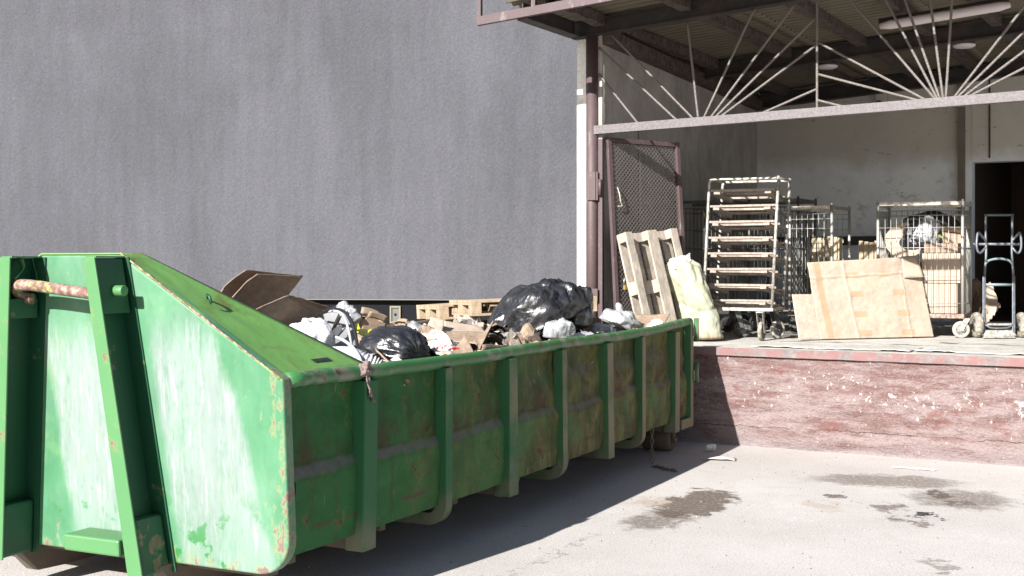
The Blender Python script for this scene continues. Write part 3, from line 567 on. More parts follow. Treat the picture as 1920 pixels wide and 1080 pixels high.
for k in (1, 0):
    def S_(s, w_, z, k=k):
        q = s+.03*math.sin(round(s)*7.3+k)*(z-.7); o = .008*math.sin(round(s)*3.1)*math.sin(3*z)
        return C(q, (w_+o+bow(s)) if k else (W-w_-o-bow(s)), z)
    for s in LONG:
        f = MB(); f.box(S_, (s-.066, s+.066), (-.034, .09), (.235, 1.185)); f.build('rib', GREEN_RIB, ct, bevel=.008)
    for s in CURV:
        out = [(-.03, 1.185)]+[(-.03+.13-.13*math.cos(R(i*9)), .335-.13*math.sin(R(i*9))) for i in range(11)]+[(.55, .205)]
        inn = [(p[0]+(.075 if i < 1 else .075*math.cos(R(min(90, (i-1)*9)))), p[1]+(0 if i < 1 else .075*math.sin(R(min(90, (i-1)*9))))) for i, p in enumerate(out)]
        f = MB()
        for i in range(len(out)-1):
            q = [out[i], out[i+1], inn[i+1], inn[i]]
            f.prism(S_, q, s-.042, s+.042)
        f.build('curved_rib', GREEN_RIB, ct)
for s in LONG:
    f = MB(); f.box(C, (s-.06, s+.06), (.062, W-.062), (.24, .333)); f.build('cross_member', UNDER, ct, bevel=.006)
for s in (.2, 1.1, 2.0, 2.95, 3.85, 4.75, 5.6):
    f = MB(); f.box(C, (s-.03, s+.03), (.12, W-.12), (.255, .338)); f.build('cross_member', UNDER, ct)
for wv in (.8, W-.8):
    f = MB(); f.prism(C, [(-.1, .22), (.05, .07), (.25, .06), (6.3, .06), (6.3, .235), (-.1, .235)], wv-.05, wv+.05, axis=1); f.build('runner', UNDER, ct, bevel=.01)
f = MB(); f.box(C, (.077, .16), (.18, W-.18), (.20, .25)); f.build('front_sill', UNDER, ct)
for wv in (.26, W-.26):
    f = MB(); c_ = C(6.42, wv-.13, .115); f.lathe(c_, CL, [(0, -.005), (.1, 0), (.112, .012), (.112, .27), (.1, .28), (0, .285)], 22); rl = f.build('roller', UNDER, ct)
    f = MB(); f.prism(C, [(6.36, .33), (6.5, .33), (6.45, .08), (6.39, .08)], wv-.155, wv-.14, axis=1); f.prism(C, [(6.36, .33), (6.5, .33), (6.45, .08), (6.39, .08)], wv+.16, wv+.175, axis=1); f.build('roller_bracket', UNDER, ct)
    MB().lathe(C(6.42, wv-.157, .115), -CL, [(.022, 0), (.022, .02), (0, .02)], 8).build('axle_nut', RUSTY, rl)
# rear frame and door
for wv, sg in ((0, 1), (W, -1)):
    f = MB(); f.box(C, (6.52, 6.58), (wv-.03*sg, wv+.05*sg), (.30, 1.25)); f.box(C, (6.24, 6.6), (wv-.03*sg, wv+.1*sg), (.235, .33)); f.build('rear_frame', GREEN_RIB, ct, bevel=.006)
f = MB(); f.box(C, (6.60, 6.65), (.0, W), (.36, 1.22))
f.box(C, (6.65, 6.70), (.0, .09), (.24, 1.24)); f.box(C, (6.65, 6.70), (W-.09, W), (.24, 1.24)); f.box(C, (6.651, 6.699), (.09, W-.09), (.6, .68)); f.build('rear_door', GREEN_RIB, ct, bevel=.006)
for z in (1.12, .68):
    f = MB(); f.tube([C(6.645, -.045, z-.02 if z < 1 else z-.06), C(6.645, -.045, z+.17)], .026, 12); f.box(C, (6.57, 6.66), (-.04, -.015), (z+.0, z+.1)); f.build('hinge', GREEN_RIB, ct)
chn = thing('chain', C(5.42, -.02, 0), 'rusty chain hanging from the container side down to the asphalt', 'chain')
def link(p, d, side_): 
    d = Vector(d).normalized(); u = Vector(side_); u = (u-d*u.dot(d)).normalized()
    return [Vector(p)+d*(.022*math.cos(g_)*1.25)+u*(.013*math.sin(g_)) for g_ in [i*math.pi/6 for i in range(12)]]
f = MB(); z = .32; i = 0
while z > .02:
    f.tube(link(C(5.42+.004*math.sin(i), -.02, z), (0, 0, 1), CA if i % 2 else CL), .0055, 6, closed=True); z -= .043; i += 1
p = C(5.42, -.02, .012)
for j in range(9):
    p = p+(-CL*.03+CA*(-.02+.022*math.sin(j*1.3))); f.tube(link(p, -CL*.03-CA*.012, (0, 0, 1) if j % 2 else CA), .0055, 6, closed=True)
f.build('links', UNDER, chn)

# ------------------------------------------------------------------ rubbish in the container
def heap(a, b):
    s = .95+a*5.6; w_ = .10+b*(W-.2)
    h = 1.07+.12*fbm((s*1.1, w_*1.2, 3), 5)+.10*math.sin(math.pi*b)-.10*sstep(1.6, .9, s)+.03*fbm((s*7, w_*7, 1), 3)
    return C(s, w_, h)
f = MB(); f.grid(heap, 130, 60); tag(f.build('rubbish', RUBBISH), kind='stuff')
def bag_mesh(c, rad, rot, knot, seed, amp=.16, folds=13, sub=5, sag=.35, spout=.5):
    bm = bmesh.new(); bmesh.ops.create_icosphere(bm, subdivisions=sub, radius=1)
    rm = Matrix.Rotation(rot[2], 3, 'Z') @ Matrix.Rotation(rot[1], 3, 'Y') @ Matrix.Rotation(rot[0], 3, 'X')
    kd = Vector(knot).normalized() if knot else None
    if kd: ku = kd.orthogonal().normalized(); kv = kd.cross(ku)
    m = MB(); vs_ = []
    for v in bm.verts:
        n = v.co.normalized(); q = n*1.6+Vector((seed*3.1, seed*1.7, seed))
        d = 1+amp*fbm(q*.8, 2)
        if not kd: d += amp*.3*(abs(fbm(q*2.4, 3))-.2)
        if kd:
            cth = n.dot(kd); ph = math.atan2(n.dot(kv), n.dot(ku)); kk = sstep(.1, .95, cth)
            fq = Vector((cth*1.1+seed, math.cos(ph)*3+.5*fbm(q), math.sin(ph)*3)); d += amp*.42*(abs(fbm(fq, 2))-.25)+amp*.22*(abs(fbm(fq*2.7, 2))-.25)*(.4+kk)
            d *= 1+.03*kk*math.sin(folds*ph+2*fbm(q))
            d += spout*sstep(.965, 1.0, cth)
            d *= 1-.16*sstep(.75, .97, cth)
        p = n*d
        if p.z < -sag: p.z = -sag-(-sag-p.z if False else 0)+(p.z+sag)*.25
        vs_.append(Vector(c)+rm @ Vector((p.x*rad[0], p.y*rad[1], p.z*rad[2])))
    m.add(vs_, [[v.index for v in f_.verts] for f_ in bm.faces], smooth=True); bm.free(); return m
def bag(name, c, rad, label, cat, mat, rot=(0, 0, 0), knot=None, seed=1, group=None, **kw):
    return tag(bag_mesh(c, rad, rot, knot, seed, **kw).build(name, mat), label, cat, group)
VX = Vector((1, 0, 0)); VY = Vector((0, 1, 0)); VZ = Vector((0, 0, 1))
bag('bin_bag', at(1003, 590, 10.8), (.43, .36, .29), 'big stuffed black bin bag with a torn peak, topmost of the rubbish', 'rubbish bag', BLACKBAG, (0, R(-22), 0), (.55, -.1, .85), 3, 'black bin bags in the container', amp=.2, folds=15, spout=.16, sub=6)
bigbag = bpy.data.objects['bin_bag']
f = MB(); P_ = [at(1012, 548, 10.75), at(1047, 521, 10.8), at(1092, 552, 10.85), at(1050, 566, 10.6)]
f.grid(lambda a, b: P_[0].lerp(P_[1], a).lerp(P_[3].lerp(P_[2], a), b)+Vector((0, -1, .2))*(.02*math.sin(a*6)*b+.02*fbm((a*4, b*4, 2), 3)), 14, 14); f.build('torn_peak', BLACKBAG, bigbag, solid=.003)
bag('bin_bag', at(742, 655, 8.3), (.235, .2, .155), 'smaller shiny black bin bag beside the corrugated hose', 'rubbish bag', BLACKBAG, (0, R(6), 0), (.75, -.55, -.15), 5, 'black bin bags in the container', amp=.15, folds=17, spout=0, sub=6)
bag('bin_bag', at(1078, 585, 10.95), (.16, .2, .27), 'dark drooping bin bag end hanging at the right of the big bag', 'rubbish bag', BLACKBAG, (0, R(8), .4), (-.1, -.1, 1), 9, 'black bin bags in the container', amp=.2, folds=9, spout=0)
bag('carrier_bag', at(585, 634, 8.3), (.15, .14, .13), 'knotted white carrier bag next to the sloping green cover', 'plastic bag', WHITEBAG, (0, R(15), 0), (-.5, -.2, .9), 2, amp=.24, folds=9, spout=.3)
bag('film_bag', at(1047, 622, 10.3), (.13, .12, .11), 'clear film bag in front of the big black bag', 'plastic bag', CLEARBAG, (0, 0, .3), (.1, -.2, 1), 6, 'clear film bags in the container', amp=.3, spout=.2)
bag('film_bag', at(1165, 602, 11.7), (.18, .15, .12), 'clear film bag with an upright twisted tail near the leaning pallet', 'plastic bag', CLEARBAG, (0, R(20), 0), (-.35, -.1, .9), 7, 'clear film bags in the container', amp=.3, spout=.7)
bag('film_bag', at(1128, 628, 11.2), (.14, .12, .10), 'round clear film bag close to the green rail', 'plastic bag', CLEARBAG, (0, 0, 1), (.6, -.3, .5), 8, 'clear film bags in the container', amp=.25, spout=0)
bag('film_bag', at(1085, 640, 10.5), (.13, .08, .06), 'flat sheet of clear film lying on the green rail', 'plastic bag', CLEARBAG, (0, R(-14), .2), (1, 0, .3), 12, 'clear film bags in the container', amp=.4, spout=0)
bag('film_bag', at(648, 588, 9.6), (.10, .08, .08), 'crumpled clear film behind the curved plastic panel', 'plastic bag', CLEARBAG, (0, R(30), 0), (.3, 0, 1), 14, 'clear film bags in the container', amp=.4, spout=.1)
bag('tissue_wad', at(1231, 610, 11.8), (.07, .06, .05), 'white crumpled tissue wad on the rail near the dock', 'paper', PAPER, seed=15, amp=.6)
bag('food_wrap', at(815, 652, 9.0), (.13, .09, .05), 'white wrapper with red print beside the small black bag', 'wrapper', M('printed_wrapper', lambda n: n.mix(n.ramp(n.noise(9, 3), .62, .64), (.66, .66, .66), (.45, .06, .05)), .5, bump=crease, bstr=.7), seed=16, amp=.5)
def sheet_obj(name, pts4, label, cat, mat, bend=0, solid=.006, seed=1, group=None, amp=.006, nu=24, nv=16, parent=None, bdir=None, ragged=0, curl=None):
    a, b, c, d = [Vector(p) for p in pts4]                           # a-b one edge, d-c the opposite one
    nrm = Vector(bdir) if bdir else (b-a).cross(d-a).normalized()
    def fn(x, y):
        if ragged: 
            y = y*(1+ragged*fbm((x*6, seed, 0), 4)*(1 if y > .9 else 0)); x = x*(1+ragged*fbm((y*6, seed+3, 0), 4)*(1 if x > .9 else 0))
        p = a.lerp(b, x).lerp(d.lerp(c, x), y)
        o = bend*math.sin(math.pi*x) if curl is None else bend*(x**curl if curl > 0 else y**(-curl))
        return p+nrm*(o+amp*fbm((x*3+seed, y*3, seed), 3))
    f = MB(); f.grid(fn, nu, nv); o = f.build(name, mat, parent, solid=solid)
    if label: tag(o, label, cat, group)
    return o
def pln(pts, p0, n_):                                               # points of a tilted flat sheet
    n_ = Vector(n_); o = at(*p0); out = []
    for px, py in pts:
        r = Vector(((px-960)/F, 1, (HY-py)/F)); out.append(Vector((0, 0, CAMH))+r*((o-Vector((0, 0, CAMH))).dot(n_)/r.dot(n_)))
    return out
# large brown cardboard sticking up behind the sloping cover
G1 = 'cardboard sheets in the container'
sheet_obj('cardboard_sheet', pln([(398, 572), (462, 506), (568, 517), (500, 600)], (480, 560, 8.9), (.9, -.38, -.42)), 'tall brown cardboard sheet curling up behind the cover, rearmost of the pair', 'cardboard', CARDD, .035, .008, 2, G1, bdir=(-.5, .1, .6))
sheet_obj('cardboard_sheet', pln([(412, 592), (482, 514), (567, 518), (505, 622)], (480, 560, 8.7), (.9, -.38, -.42)), 'brown cardboard sheet with a rounded fold, front one of the tall pair', 'cardboard', CARDD, .03, .008, 4, G1, bdir=(-.5, .1, .6))
cb = thing('cardboard_box', at(540, 600, 8.2), 'flattened brown cardboard box with open flap tips above the white carrier bag', 'cardboard box', 'cardboard boxes in the container')
sheet_obj('box_panel', pln([(452, 592), (536, 555), (606, 598), (530, 650)], (530, 600, 8.35), (.8, -.5, -.45)), None, None, CARDD, .0, .008, 5, parent=cb)
sheet_obj('box_flap', pln([(537, 555), (560, 558), (617, 576), (603, 594)], (560, 570, 8.4), (.8, -.45, -.5)), None, None, CARDD, .02, .007, 6, parent=cb, ragged=.05)
# curved white plastic panel, cables, hose
sheet_obj('plastic_panel', [at(592, 640, 9.0), at(600, 582, 9.2), at(645, 584, 9.1), at(668, 652, 8.7)], 'pale grey curved plastic panel stained with soil', 'plastic panel', GREYPL, .05, .01, 8)
def cable(name, pxs, r, label, cat, mat, group=None, k=8, rfn=None):
    f = MB(); f.tube(smooth([at(*p) for p in pxs], 6), r, k, rfn=rfn); return tag(f.build(name, mat), label, cat, group)
cable('cable', [(596, 592, 8.9), (620, 580, 8.8), (645, 584, 8.7), (660, 605, 8.6), (668, 634, 8.5), (672, 660, 8.4)], .011, 'thick black cable arching over the stained panel', 'cable', CABLE)
cable('edge_trim', [(596, 590, 9.05), (625, 583, 8.75), (644, 592, 8.65), (655, 625, 8.5), (661, 665, 8.3)], .009, 'grey trim strip curving beside the black cable', 'trim strip', HOSE)
cable('thin_tube', [(612, 628, 8.4), (640, 636, 8.2), (662, 652, 8.0), (676, 675, 7.8), (678, 700, 7.7)], .011, 'thin grey tube bending over the corrugated hose', 'tube', HOSE)
hp_ = smooth([at(625, 668, 8.2), at(650, 668, 8.05), at(675, 676, 7.95), (at(705, 688, 7.95)), at(716, 700, 7.95)], 10)
f = MB(); n_ = 150
hp2 = [hp_[min(len(hp_)-2, int(i/n_*(len(hp_)-1)))].lerp(hp_[min(len(hp_)-1, int(i/n_*(len(hp_)-1))+1)], (i/n_*(len(hp_)-1)) % 1) for i in range(n_+1)]
f.tube(hp2, .06, 18, rfn=lambda q: .058+.007*math.sin(q*2*math.pi*21)); tag(f.build('corrugated_hose', HOSE), 'fat pale corrugated hose lying against the rail', 'hose')
for k, (pt, lb) in enumerate((([(650, 600, 9.2), (672, 606, 9.2), (676, 622, 9.0), (656, 616, 9.0)], 'yellow plastic piece right behind the black cable'), ([(665, 608, 9.4), (698, 617, 9.3), (697, 627, 9.1), (668, 622, 9.1)], 'longer yellow plastic strip nearer the small black bag'))):
    sheet_obj('yellow_strip', [at(*p) for p in pt], lb, 'plastic strip', YELLOW, .02, .006, k+2, 'yellow plastic strips in the container')
def carton(name, c, ex, sz, label, group=None, mat=CARD, flaps=True, tilt=(0, 0, 0), cat='cardboard box', seed=1, parent=None):
    rm = Matrix.Rotation(tilt[2], 3, 'Z') @ Matrix.Rotation(tilt[1], 3, 'Y') @ Matrix.Rotation(tilt[0], 3, 'X'); rnd = random.Random(seed)
    ex = Vector(ex).normalized(); ey = VZ.cross(ex)
    def fr(a, b, z): p = rm @ Vector((a, b, z)); return Vector(c)+ex*p.x+ey*p.y+VZ*p.z
    l, w_, h = sz[0]/2, sz[1]/2, sz[2]
    root = thing(name, Vector(c), label, cat, group)
    f = MB(); f.box(fr, (-l, l), (-w_, -w_+.006), (0, h)); f.box(fr, (-l, l), (w_-.006, w_), (0, h)); f.box(fr, (-l, -l+.006), (-w_+.007, w_-.007), (0, h)); f.box(fr, (l-.006, l), (-w_+.007, w_-.007), (0, h)); f.box(fr, (-l+.007, l-.007), (-w_+.007, w_-.007), (.001, .008)); f.build('box_body', mat, root)
    if flaps:
        for q, (x0, x1, y, sg) in enumerate(((-l, l, -w_, -1), (-l, l, w_, 1))):
            an = rnd.uniform(.2, 1.3)
            f = MB(); f.grid(lambda a, b: fr(x0+a*(x1-x0), y+sg*b*w_*.9*math.cos(an), h+.001+b*w_*.9*math.sin(an)+.01*math.sin(a*3)), 6, 4); f.build('box_flap', mat, root, solid=.005)
        for q, (x, sg) in enumerate(((-l, -1), (l, 1))):
            an = rnd.uniform(-.3, 1.2)
            f = MB(); f.grid(lambda a, b: fr(x+sg*b*w_*.8*math.cos(an), -w_+.01+a*(2*w_-.02), h+.001+b*w_*.8*math.sin(an)), 4, 4); f.build('box_flap', mat, root, solid=.005)
    else:
        f = MB(); f.box(fr, (-l, l), (-w_, w_), (h+.001, h+.007)); f.build('box_lid', mat, root)
    return root
GB = 'cardboard boxes in the container'
ob = thing('cardboard_box', at(850, 635, 9.6), 'large torn open cardboard box with raised flaps left of the big black bag', 'cardboard box', GB)
for k, pt in enumerate(([(785, 636, 9.4), (793, 608, 9.7), (814, 616, 9.7), (818, 640, 9.3)], [(800, 612, 9.9), (808, 594, 10.0), (833, 601, 10.0), (828, 622, 9.8)], [(830, 620, 10.0), (833, 602, 10.2), (905, 613, 10.3), (912, 622, 10.1)], [(808, 634, 9.5), (826, 622, 9.9), (912, 622, 10.1), (905, 646, 9.4)], [(888, 640, 9.4), (912, 618, 10.0), (926, 600, 10.0), (900, 655, 9.2)])):
    sheet_obj('box_flap' if k != 3 else 'box_panel', [at(*p) for p in pt], None, None, CARDP if k in (1, 2) else CARD, .01, .007, k+3, parent=ob)
GS = G1
sheet_obj('cardboard_sheet', [at(825, 678, 8.7), at(872, 626, 9.2), at(890, 664, 8.8), at(850, 690, 8.6)], 'dark stained cardboard flap rising out of the rail to a point', 'cardboard', CARDD, .03, .008, 21, GS)
sheet_obj('cardboard_sheet', [at(902, 670, 9.0), at(905, 646, 9.1), at(1010, 650, 9.9), at(1000, 662, 9.7)], 'long narrow brown cardboard edge lying along the rail under the big bag', 'cardboard', CARDD, .0, .008, 22, GS, ragged=.04)
sheet_obj('cardboard_sheet', [at(1010, 650, 10.1), at(1040, 624, 10.3), at(1062, 632, 10.3), at(1050, 656, 10.0)], 'pale cardboard corner below the clear film bag', 'cardboard', CARDP, .015, .007, 23, GS)
sheet_obj('cardboard_sheet', [at(1063, 655, 10.3), at(1098, 634, 10.7), at(1100, 643, 10.7), at(1072, 662, 10.3)], 'small brown cardboard wedge on the rail right of the clear film', 'cardboard', CARDD, .0, .008, 24, GS)
sheet_obj('cardboard_sheet', [at(1180, 622, 11.6), at(1190, 600, 12.0), at(1254, 598, 12.1), at(1240, 622, 11.8)], 'cardboard sheet with upturned ends below the leaning pallet', 'cardboard', CARD, -.05, .007, 25, GS, curl=2)
sheet_obj('cardboard_sheet', [at(1130, 612, 11.5), at(1160, 608, 11.7), at(1200, 622, 11.6), at(1165, 630, 11.4)], 'rolled brown cardboard strip among the clear film bags', 'cardboard', CARDD, .03, .007, 26, GS)
sheet_obj('cardboard_sheet', [at(908, 650, 9.6), at(930, 642, 9.7), at(945, 660, 9.5), at(915, 668, 9.3)], 'small pale cardboard scrap under the big black bag', 'cardboard', CARDP, .01, .007, 27, GS)
sheet_obj('cardboard_sheet', [at(700, 650, 8.3), at(706, 658, 7.9), at(742, 690, 7.8), at(735, 682, 8.0)], 'thin grey brown board propped in front of the small black bag', 'cardboard', CARDD, .0, .01, 28, GS)
carton('cardboard_box', at(690, 622, 9.7), (1, .2, 0), (.17, .12, .11), 'small upright tan box behind the small black bag', GB, seed=2, tilt=(.2, .3, .4))
carton('cardboard_box', at(752, 618, 10.6), (1, -.1, 0), (.09, .09, .05), 'tiny open tan box below the vent', GB, seed=3)
carton('cardboard_box', at(712, 622, 10.0), (1, .4, 0), (.11, .1, .07), 'small greyish open box behind the small black bag', GB, seed=5, mat=card('grey_card', (.3, .28, .26), (.36, .34, .31)), tilt=(.2, -.4, .1))
# pieces nobody could count, scattered over the heap
f = MB(); rr = random.Random(11)
for k in range(560):
    s = rr.uniform(1.0, 6.4); w_ = rr.uniform(.1, W-.25)
    base = heap((s-.95)/5.6, (w_-.10)/(W-.2))+Vector((0, 0, rr.uniform(.0, .07)))
    L_ = rr.choice((.03, .05, .07, .1, .13, .16)); d1 = Vector((rr.gauss(0, 1), rr.gauss(0, 1), rr.gauss(0, .55))).normalized(); d2 = d1.cross(Vector((rr.gauss(0, .5), rr.gauss(0, .5), 1))).normalized()
    sd_ = rr.random()*50; q = rr.uniform(.4, 1.)
    f.grid(lambda a, b: base+d1*((a-.5)*L_*2)+d2*((b-.5)*L_*2*q)+VZ*(L_*.5*fbm((a*2+sd_, b*2, sd_), 3)), 6, 6, m=rr.choice((0, 0, 0, 1, 2, 2, 3, 3, 4, 4, 5)), smooth=rr.random() > .4)
tag(f.build('rubbish_scraps', [CARD, CARDD, CARDP, PAPER, CLEARBAG, BLACKBAG]), kind='stuff')
sheet_obj('hanging_rag', [C(.66, -.045, 1.268), C(.70, .04, 1.268), C(.73, -.048, 1.06), C(.68, -.052, 1.10)], 'dirty brown rag knotted over the green rail', 'rag', RAG, .015, .008, 3, amp=.02, ragged=.1, bdir=-CL)
bag('rag_knot', C(.685, -.02, 1.235), (.035, .045, .05), 'brown cloth knot tied round the green rail above the hanging rag', 'rag', RAG, seed=31, amp=.5, sub=4)

# ------------------------------------------------------------------ pallets
def pallet(origin, ex, ey, label, group, mat, l=1.2, w_=.8):
    ex = Vector(ex).normalized(); ez = ex.cross(Vector(ey)).normalized(); ey = ez.cross(ex)
    def fr(a, b, c): return Vector(origin)+ex*a+ey*b+ez*c
    root = thing('pallet', Vector(origin), label, 'pallet', group)
    for y in (0, w_/2-.07, w_-.10):
        wd = .145 if 0 < y < w_-.11 else .10
        MB().box(fr, (0, l), (y, y+wd), (0, .022)).build('bottom_board', mat, root, bevel=.002)
        for x in (0, l/2-.07, l-.10):
            MB().box(fr, (x+.001, x+(.14 if 0 < x < l-.11 else .1)), (y+.001, y+wd-.001), (.0225, .1)).build('block', mat, root, bevel=.002)
    for x in (0, l/2-.07, l-.10):
        MB().box(fr, (x, x+(.145 if 0 < x < l-.11 else .10)), (0, w_), (.1005, .122)).build('cross_board', mat, root, bevel=.002)
    for y, wd in ((0, .145), (.187, .1), (.33, .145), (.515, .1), (.655, .145)):
        MB().box(fr, (0, l), (y, y+wd), (.1225, .144)).build('deck_board', mat, root, bevel=.002)
    return root
GP = 'pallets on the rubbish'
pallet(at(824, 600, 12.2), at(1030, 586, 12.6)-at(824, 600, 12.2), (-.15, 1, -.02), 'pale pallet lying on the rubbish, its left end sticking out furthest', GP, PALLET)
pallet(at(884, 593, 11.6), at(1134, 583, 12.0)-at(884, 593, 11.6), (-.15, 1, -.02), 'pale pallet half hidden by the big black bag, spanning to its right side', GP, PALLET, 1.25, .8)
pallet(at(882, 620, 11.7), at(1134, 609, 12.1)-at(882, 620, 11.7), (-.15, 1, -.02), 'lower greyer pallet under the two pale pallets on the rubbish', GP, GREYPAL)
pallet(at(905, 636, 12.0), at(1140, 622, 12.3)-at(905, 636, 12.0), (-.1, 1, 0.), 'dark weathered pallet lowest of the pile on the rubbish', GP, wood('brown_pallet_wood', (.20, .14, .10), (.27, .2, .15)))

# ------------------------------------------------------------------ things on the dock
gt = thing('mesh_gate', D(.3, .4, FZ), 'brown framed wire mesh gate leaf leaning by the pipe post', 'gate')
gd = Vector((.41, .912)); TL = D(.165, .06, 3.17); TR = D(.165+1.04*gd.x, .06+1.04*gd.y, 3.17); sh = DU*.17-DN*.12
BL = Vector((TL.x, TL.y, FZ))+sh; BR_ = Vector((TR.x, TR.y, FZ))+sh
gx = (TR-TL).normalized(); gz = (TL-BL).normalized(); gy = gz.cross(gx).normalized(); GHt = (TL-BL).length
def GF(a, b, c): return BL+gx*a+gy*b+gz*c
f = MB(); f.box(GF, (0, .05), (-.02, .02), (0, GHt)); f.build('stile', BROWN, gt, bevel=.003)
f = MB(); f.box(GF, (.99, 1.04), (-.03, .03), (0, GHt)); f.build('stile', BROWN, gt, bevel=.003)
for z in (0, GHt-.05):
    f = MB(); f.box(GF, (.05, .99), (-.02, .02), (z, z+.05)); f.build('cross_rail', BROWN, gt, bevel=.003)
f = MB(); st_ = .05
def diag(sg):
    c = -GHt
    x0, x1, z0, z1 = .05, .99, .05, GHt-.05
    k = -int((z1-z0)/st_)-1
    while k*st_ < (x1-x0)+(z1-z0):
        pts = []
        N_ = 1
        # line x - sg*z = const
        if sg > 0:
            cc = x0+k*st_; za = max(z0, z0+(x0-cc)); zb = min(z1, z0+(x1-cc)); 
            if zb > za+.005: pts = [GF(cc+za-z0, .004, za), GF(cc+zb-z0, .004, zb)]
        else:
            cc = x0+k*st_; za = max(z0, z0-(x1-cc)); zb = min(z1, z0+(cc-x0))
            if zb > za+.005: pts = [GF(cc-(za-z0), -.004, za), GF(cc-(zb-z0), -.004, zb)]
        if pts: f.tube(pts, .0036, 4, cap=False)
        k += 1
diag(1); diag(-1); f.build('mesh_panel', CHIP, gt)
f = MB(); f.tube(smooth([GF(.09, -.03, 1.66), GF(.09, -.06, 1.58), GF(.10, -.06, 1.5), GF(.13, -.05, 1.46), GF(.07, -.05, 1.45)], 4), .008, 6); f.build('handle', STEEL, gt)
pk = thing('padlock', GF(.1, -.04, .62), 'brass padlock hanging on the mesh gate', 'padlock')
MB().box(GF, (.085, .145), (-.07, -.045), (.56, .61)).build('body', BRASS, pk, bevel=.005)
f = MB(); f.tube([GF(.095, -.058, .61), GF(.095, -.058, .66), GF(.103, -.058, .68), GF(.127, -.058, .68), GF(.135, -.058, .66), GF(.135, -.058, .61)], .005, 6); f.build('shackle', STEEL, pk)
gp = MB(); gp.box(D, (.105, .155), (-.03, .02), (FZ, 3.15)); tag(gp.build('gate_post', BROWN, bevel=.003), 'slim upright brown bar standing between pipe post and mesh gate', 'post')

lp_b = D(.70, -.02, FZ+.01); lp_t = D(.70-.29, .0, FZ+1.17)
pe = (lp_t-lp_b).normalized()
pw = DU*.36+DN*.933
pallet(lp_b+pe*0, pe, pw*-1, 'weathered pallet standing on end and leaning against the mesh gate', 'pallets on the dock', GREYPAL) if False else None
def lean_pallet():
    ex = pe; ey = (pw-ex*pw.dot(ex)).normalized(); 
    nr = ex.cross(ey)                                                # deck side
    if nr.dot(Vector((-1, 1, 0))) < 0: return pallet(lp_b+ey*.8, ex, -ey, 'weathered pallet standing on end and leaning against the mesh gate', 'pallets on the dock', GREYPAL)
    return pallet(lp_b, ex, ey, 'weathered pallet standing on end and leaning against the mesh gate', 'pallets on the dock', GREYPAL)
lean_pallet()

# woven sack
sk = thing('woven_sack', D(.90, .80, FZ), 'bulging pale green woven sack leaning beside the pallet', 'sack')
s0, s1 = D(.98, .80, FZ+.005), D(.75, .70, FZ+.87)
def sackf(a, b):
    ph = a*2*math.pi; z = b
    prof = .225*(sstep(-.05, .06, z)**.5)*(1-.06*sstep(.5, .95, z)) if z < .93 else .225*.94*(1-.35*sstep(.93, 1.0, z))
    if z < .03: prof *= z/.03*.6+.4
    c_ = s0.lerp(s1, z)
    k = 1+.10*fbm((math.cos(ph)*1.3, math.sin(ph)*1.3, z*3.2+3), 4)*1.5+.045*math.sin(11*ph+5*fbm((z*3, 1, 1)))*sstep(.4, 1., z)-.05*math.exp(-((z-.42-.05*math.sin(ph*2))/.03)**2)+.03*fbm((math.cos(ph)*5, math.sin(ph)*5, z*9), 3)
    p = c_+DU*(math.cos(ph)*prof*k)+DN*(math.sin(ph)*prof*k*.8)
    if z > .9: p.z += .02*math.sin(5*ph)
    return p
f = MB(); f.grid(sackf, 90, 70); f.build('bag', SACK, sk)
tag(bag_mesh(s1+VZ*-.005, (.13, .10, .05), (0, 0, 0), None, 4, amp=.5, sub=4).build('contents', PAPER, sk))
f = MB(); f.grid(lambda a, b: s1+DU*(.02+.09*a)+VZ*(.015+.05*b*(.5+a))+DN*(.02*fbm((a*3, b*3, 2))), 8, 8); f.build('film_tail', CLEARBAG, sk)

def castor(parent, p, fwd, R_=.1, wd=.035, tyre=TYRED, fork=CAGEST, h=.06):
    p = Vector(p); fwd = Vector(fwd).normalized(); ax = fwd.cross(VZ).normalized()
    c = thing('castor', p, None, None); c.parent = parent; c.location = p-parent.location
    k = p+VZ*R_
    MB().lathe(k-ax*wd/2, ax, [(R_*.66, 0), (R_*.93, 0), (R_, wd*.25), (R_, wd*.75), (R_*.93, wd), (R_*.66, wd), (R_*.66, 0)], 26).build('tyre', tyre, c)
    f = MB(); f.lathe(k-ax*wd*.42, ax, [(0, 0), (R_*.2, 0), (R_*.24, wd*.12), (R_*.5, wd*.12), (R_*.58, 0), (R_*.665, 0), (R_*.665, wd*.84), (0, wd*.84)], 22)
    for j in range(6):
        g = j*math.pi/3; f.box(wf(k, fwd*math.cos(g)+VZ*math.sin(g), ax, VZ*math.cos(g)-fwd*math.sin(g)), (R_*.22, R_*.58), (-wd*.47, wd*.47), (-R_*.06, R_*.06))
    f.build('rim', RIM, c)
    f = MB()
    off = fwd*-R_*.55
    for sg in (-1, 1):
        f.prism(lambda q, x, z, sg=sg: k+ax*(sg*(wd/2+.012)+q)+fwd*x+VZ*z, [(-.018, -.018), (.018, -.018), (-R_*.25, R_+h), (-R_*.95, R_+h)], -.0025, .0025)
    f.box(lambda a, b, z: k+ax*a+off+fwd*b+VZ*z, (-wd/2-.016, wd/2+.016), (-R_*.42, R_*.42), (R_+h, R_+h+.008))
    f.lathe(k-ax*(wd/2+.018), ax, [(.014, 0), (.014, wd+.036), (0, wd+.036)], 8); f.build('fork', fork, c)
    return c

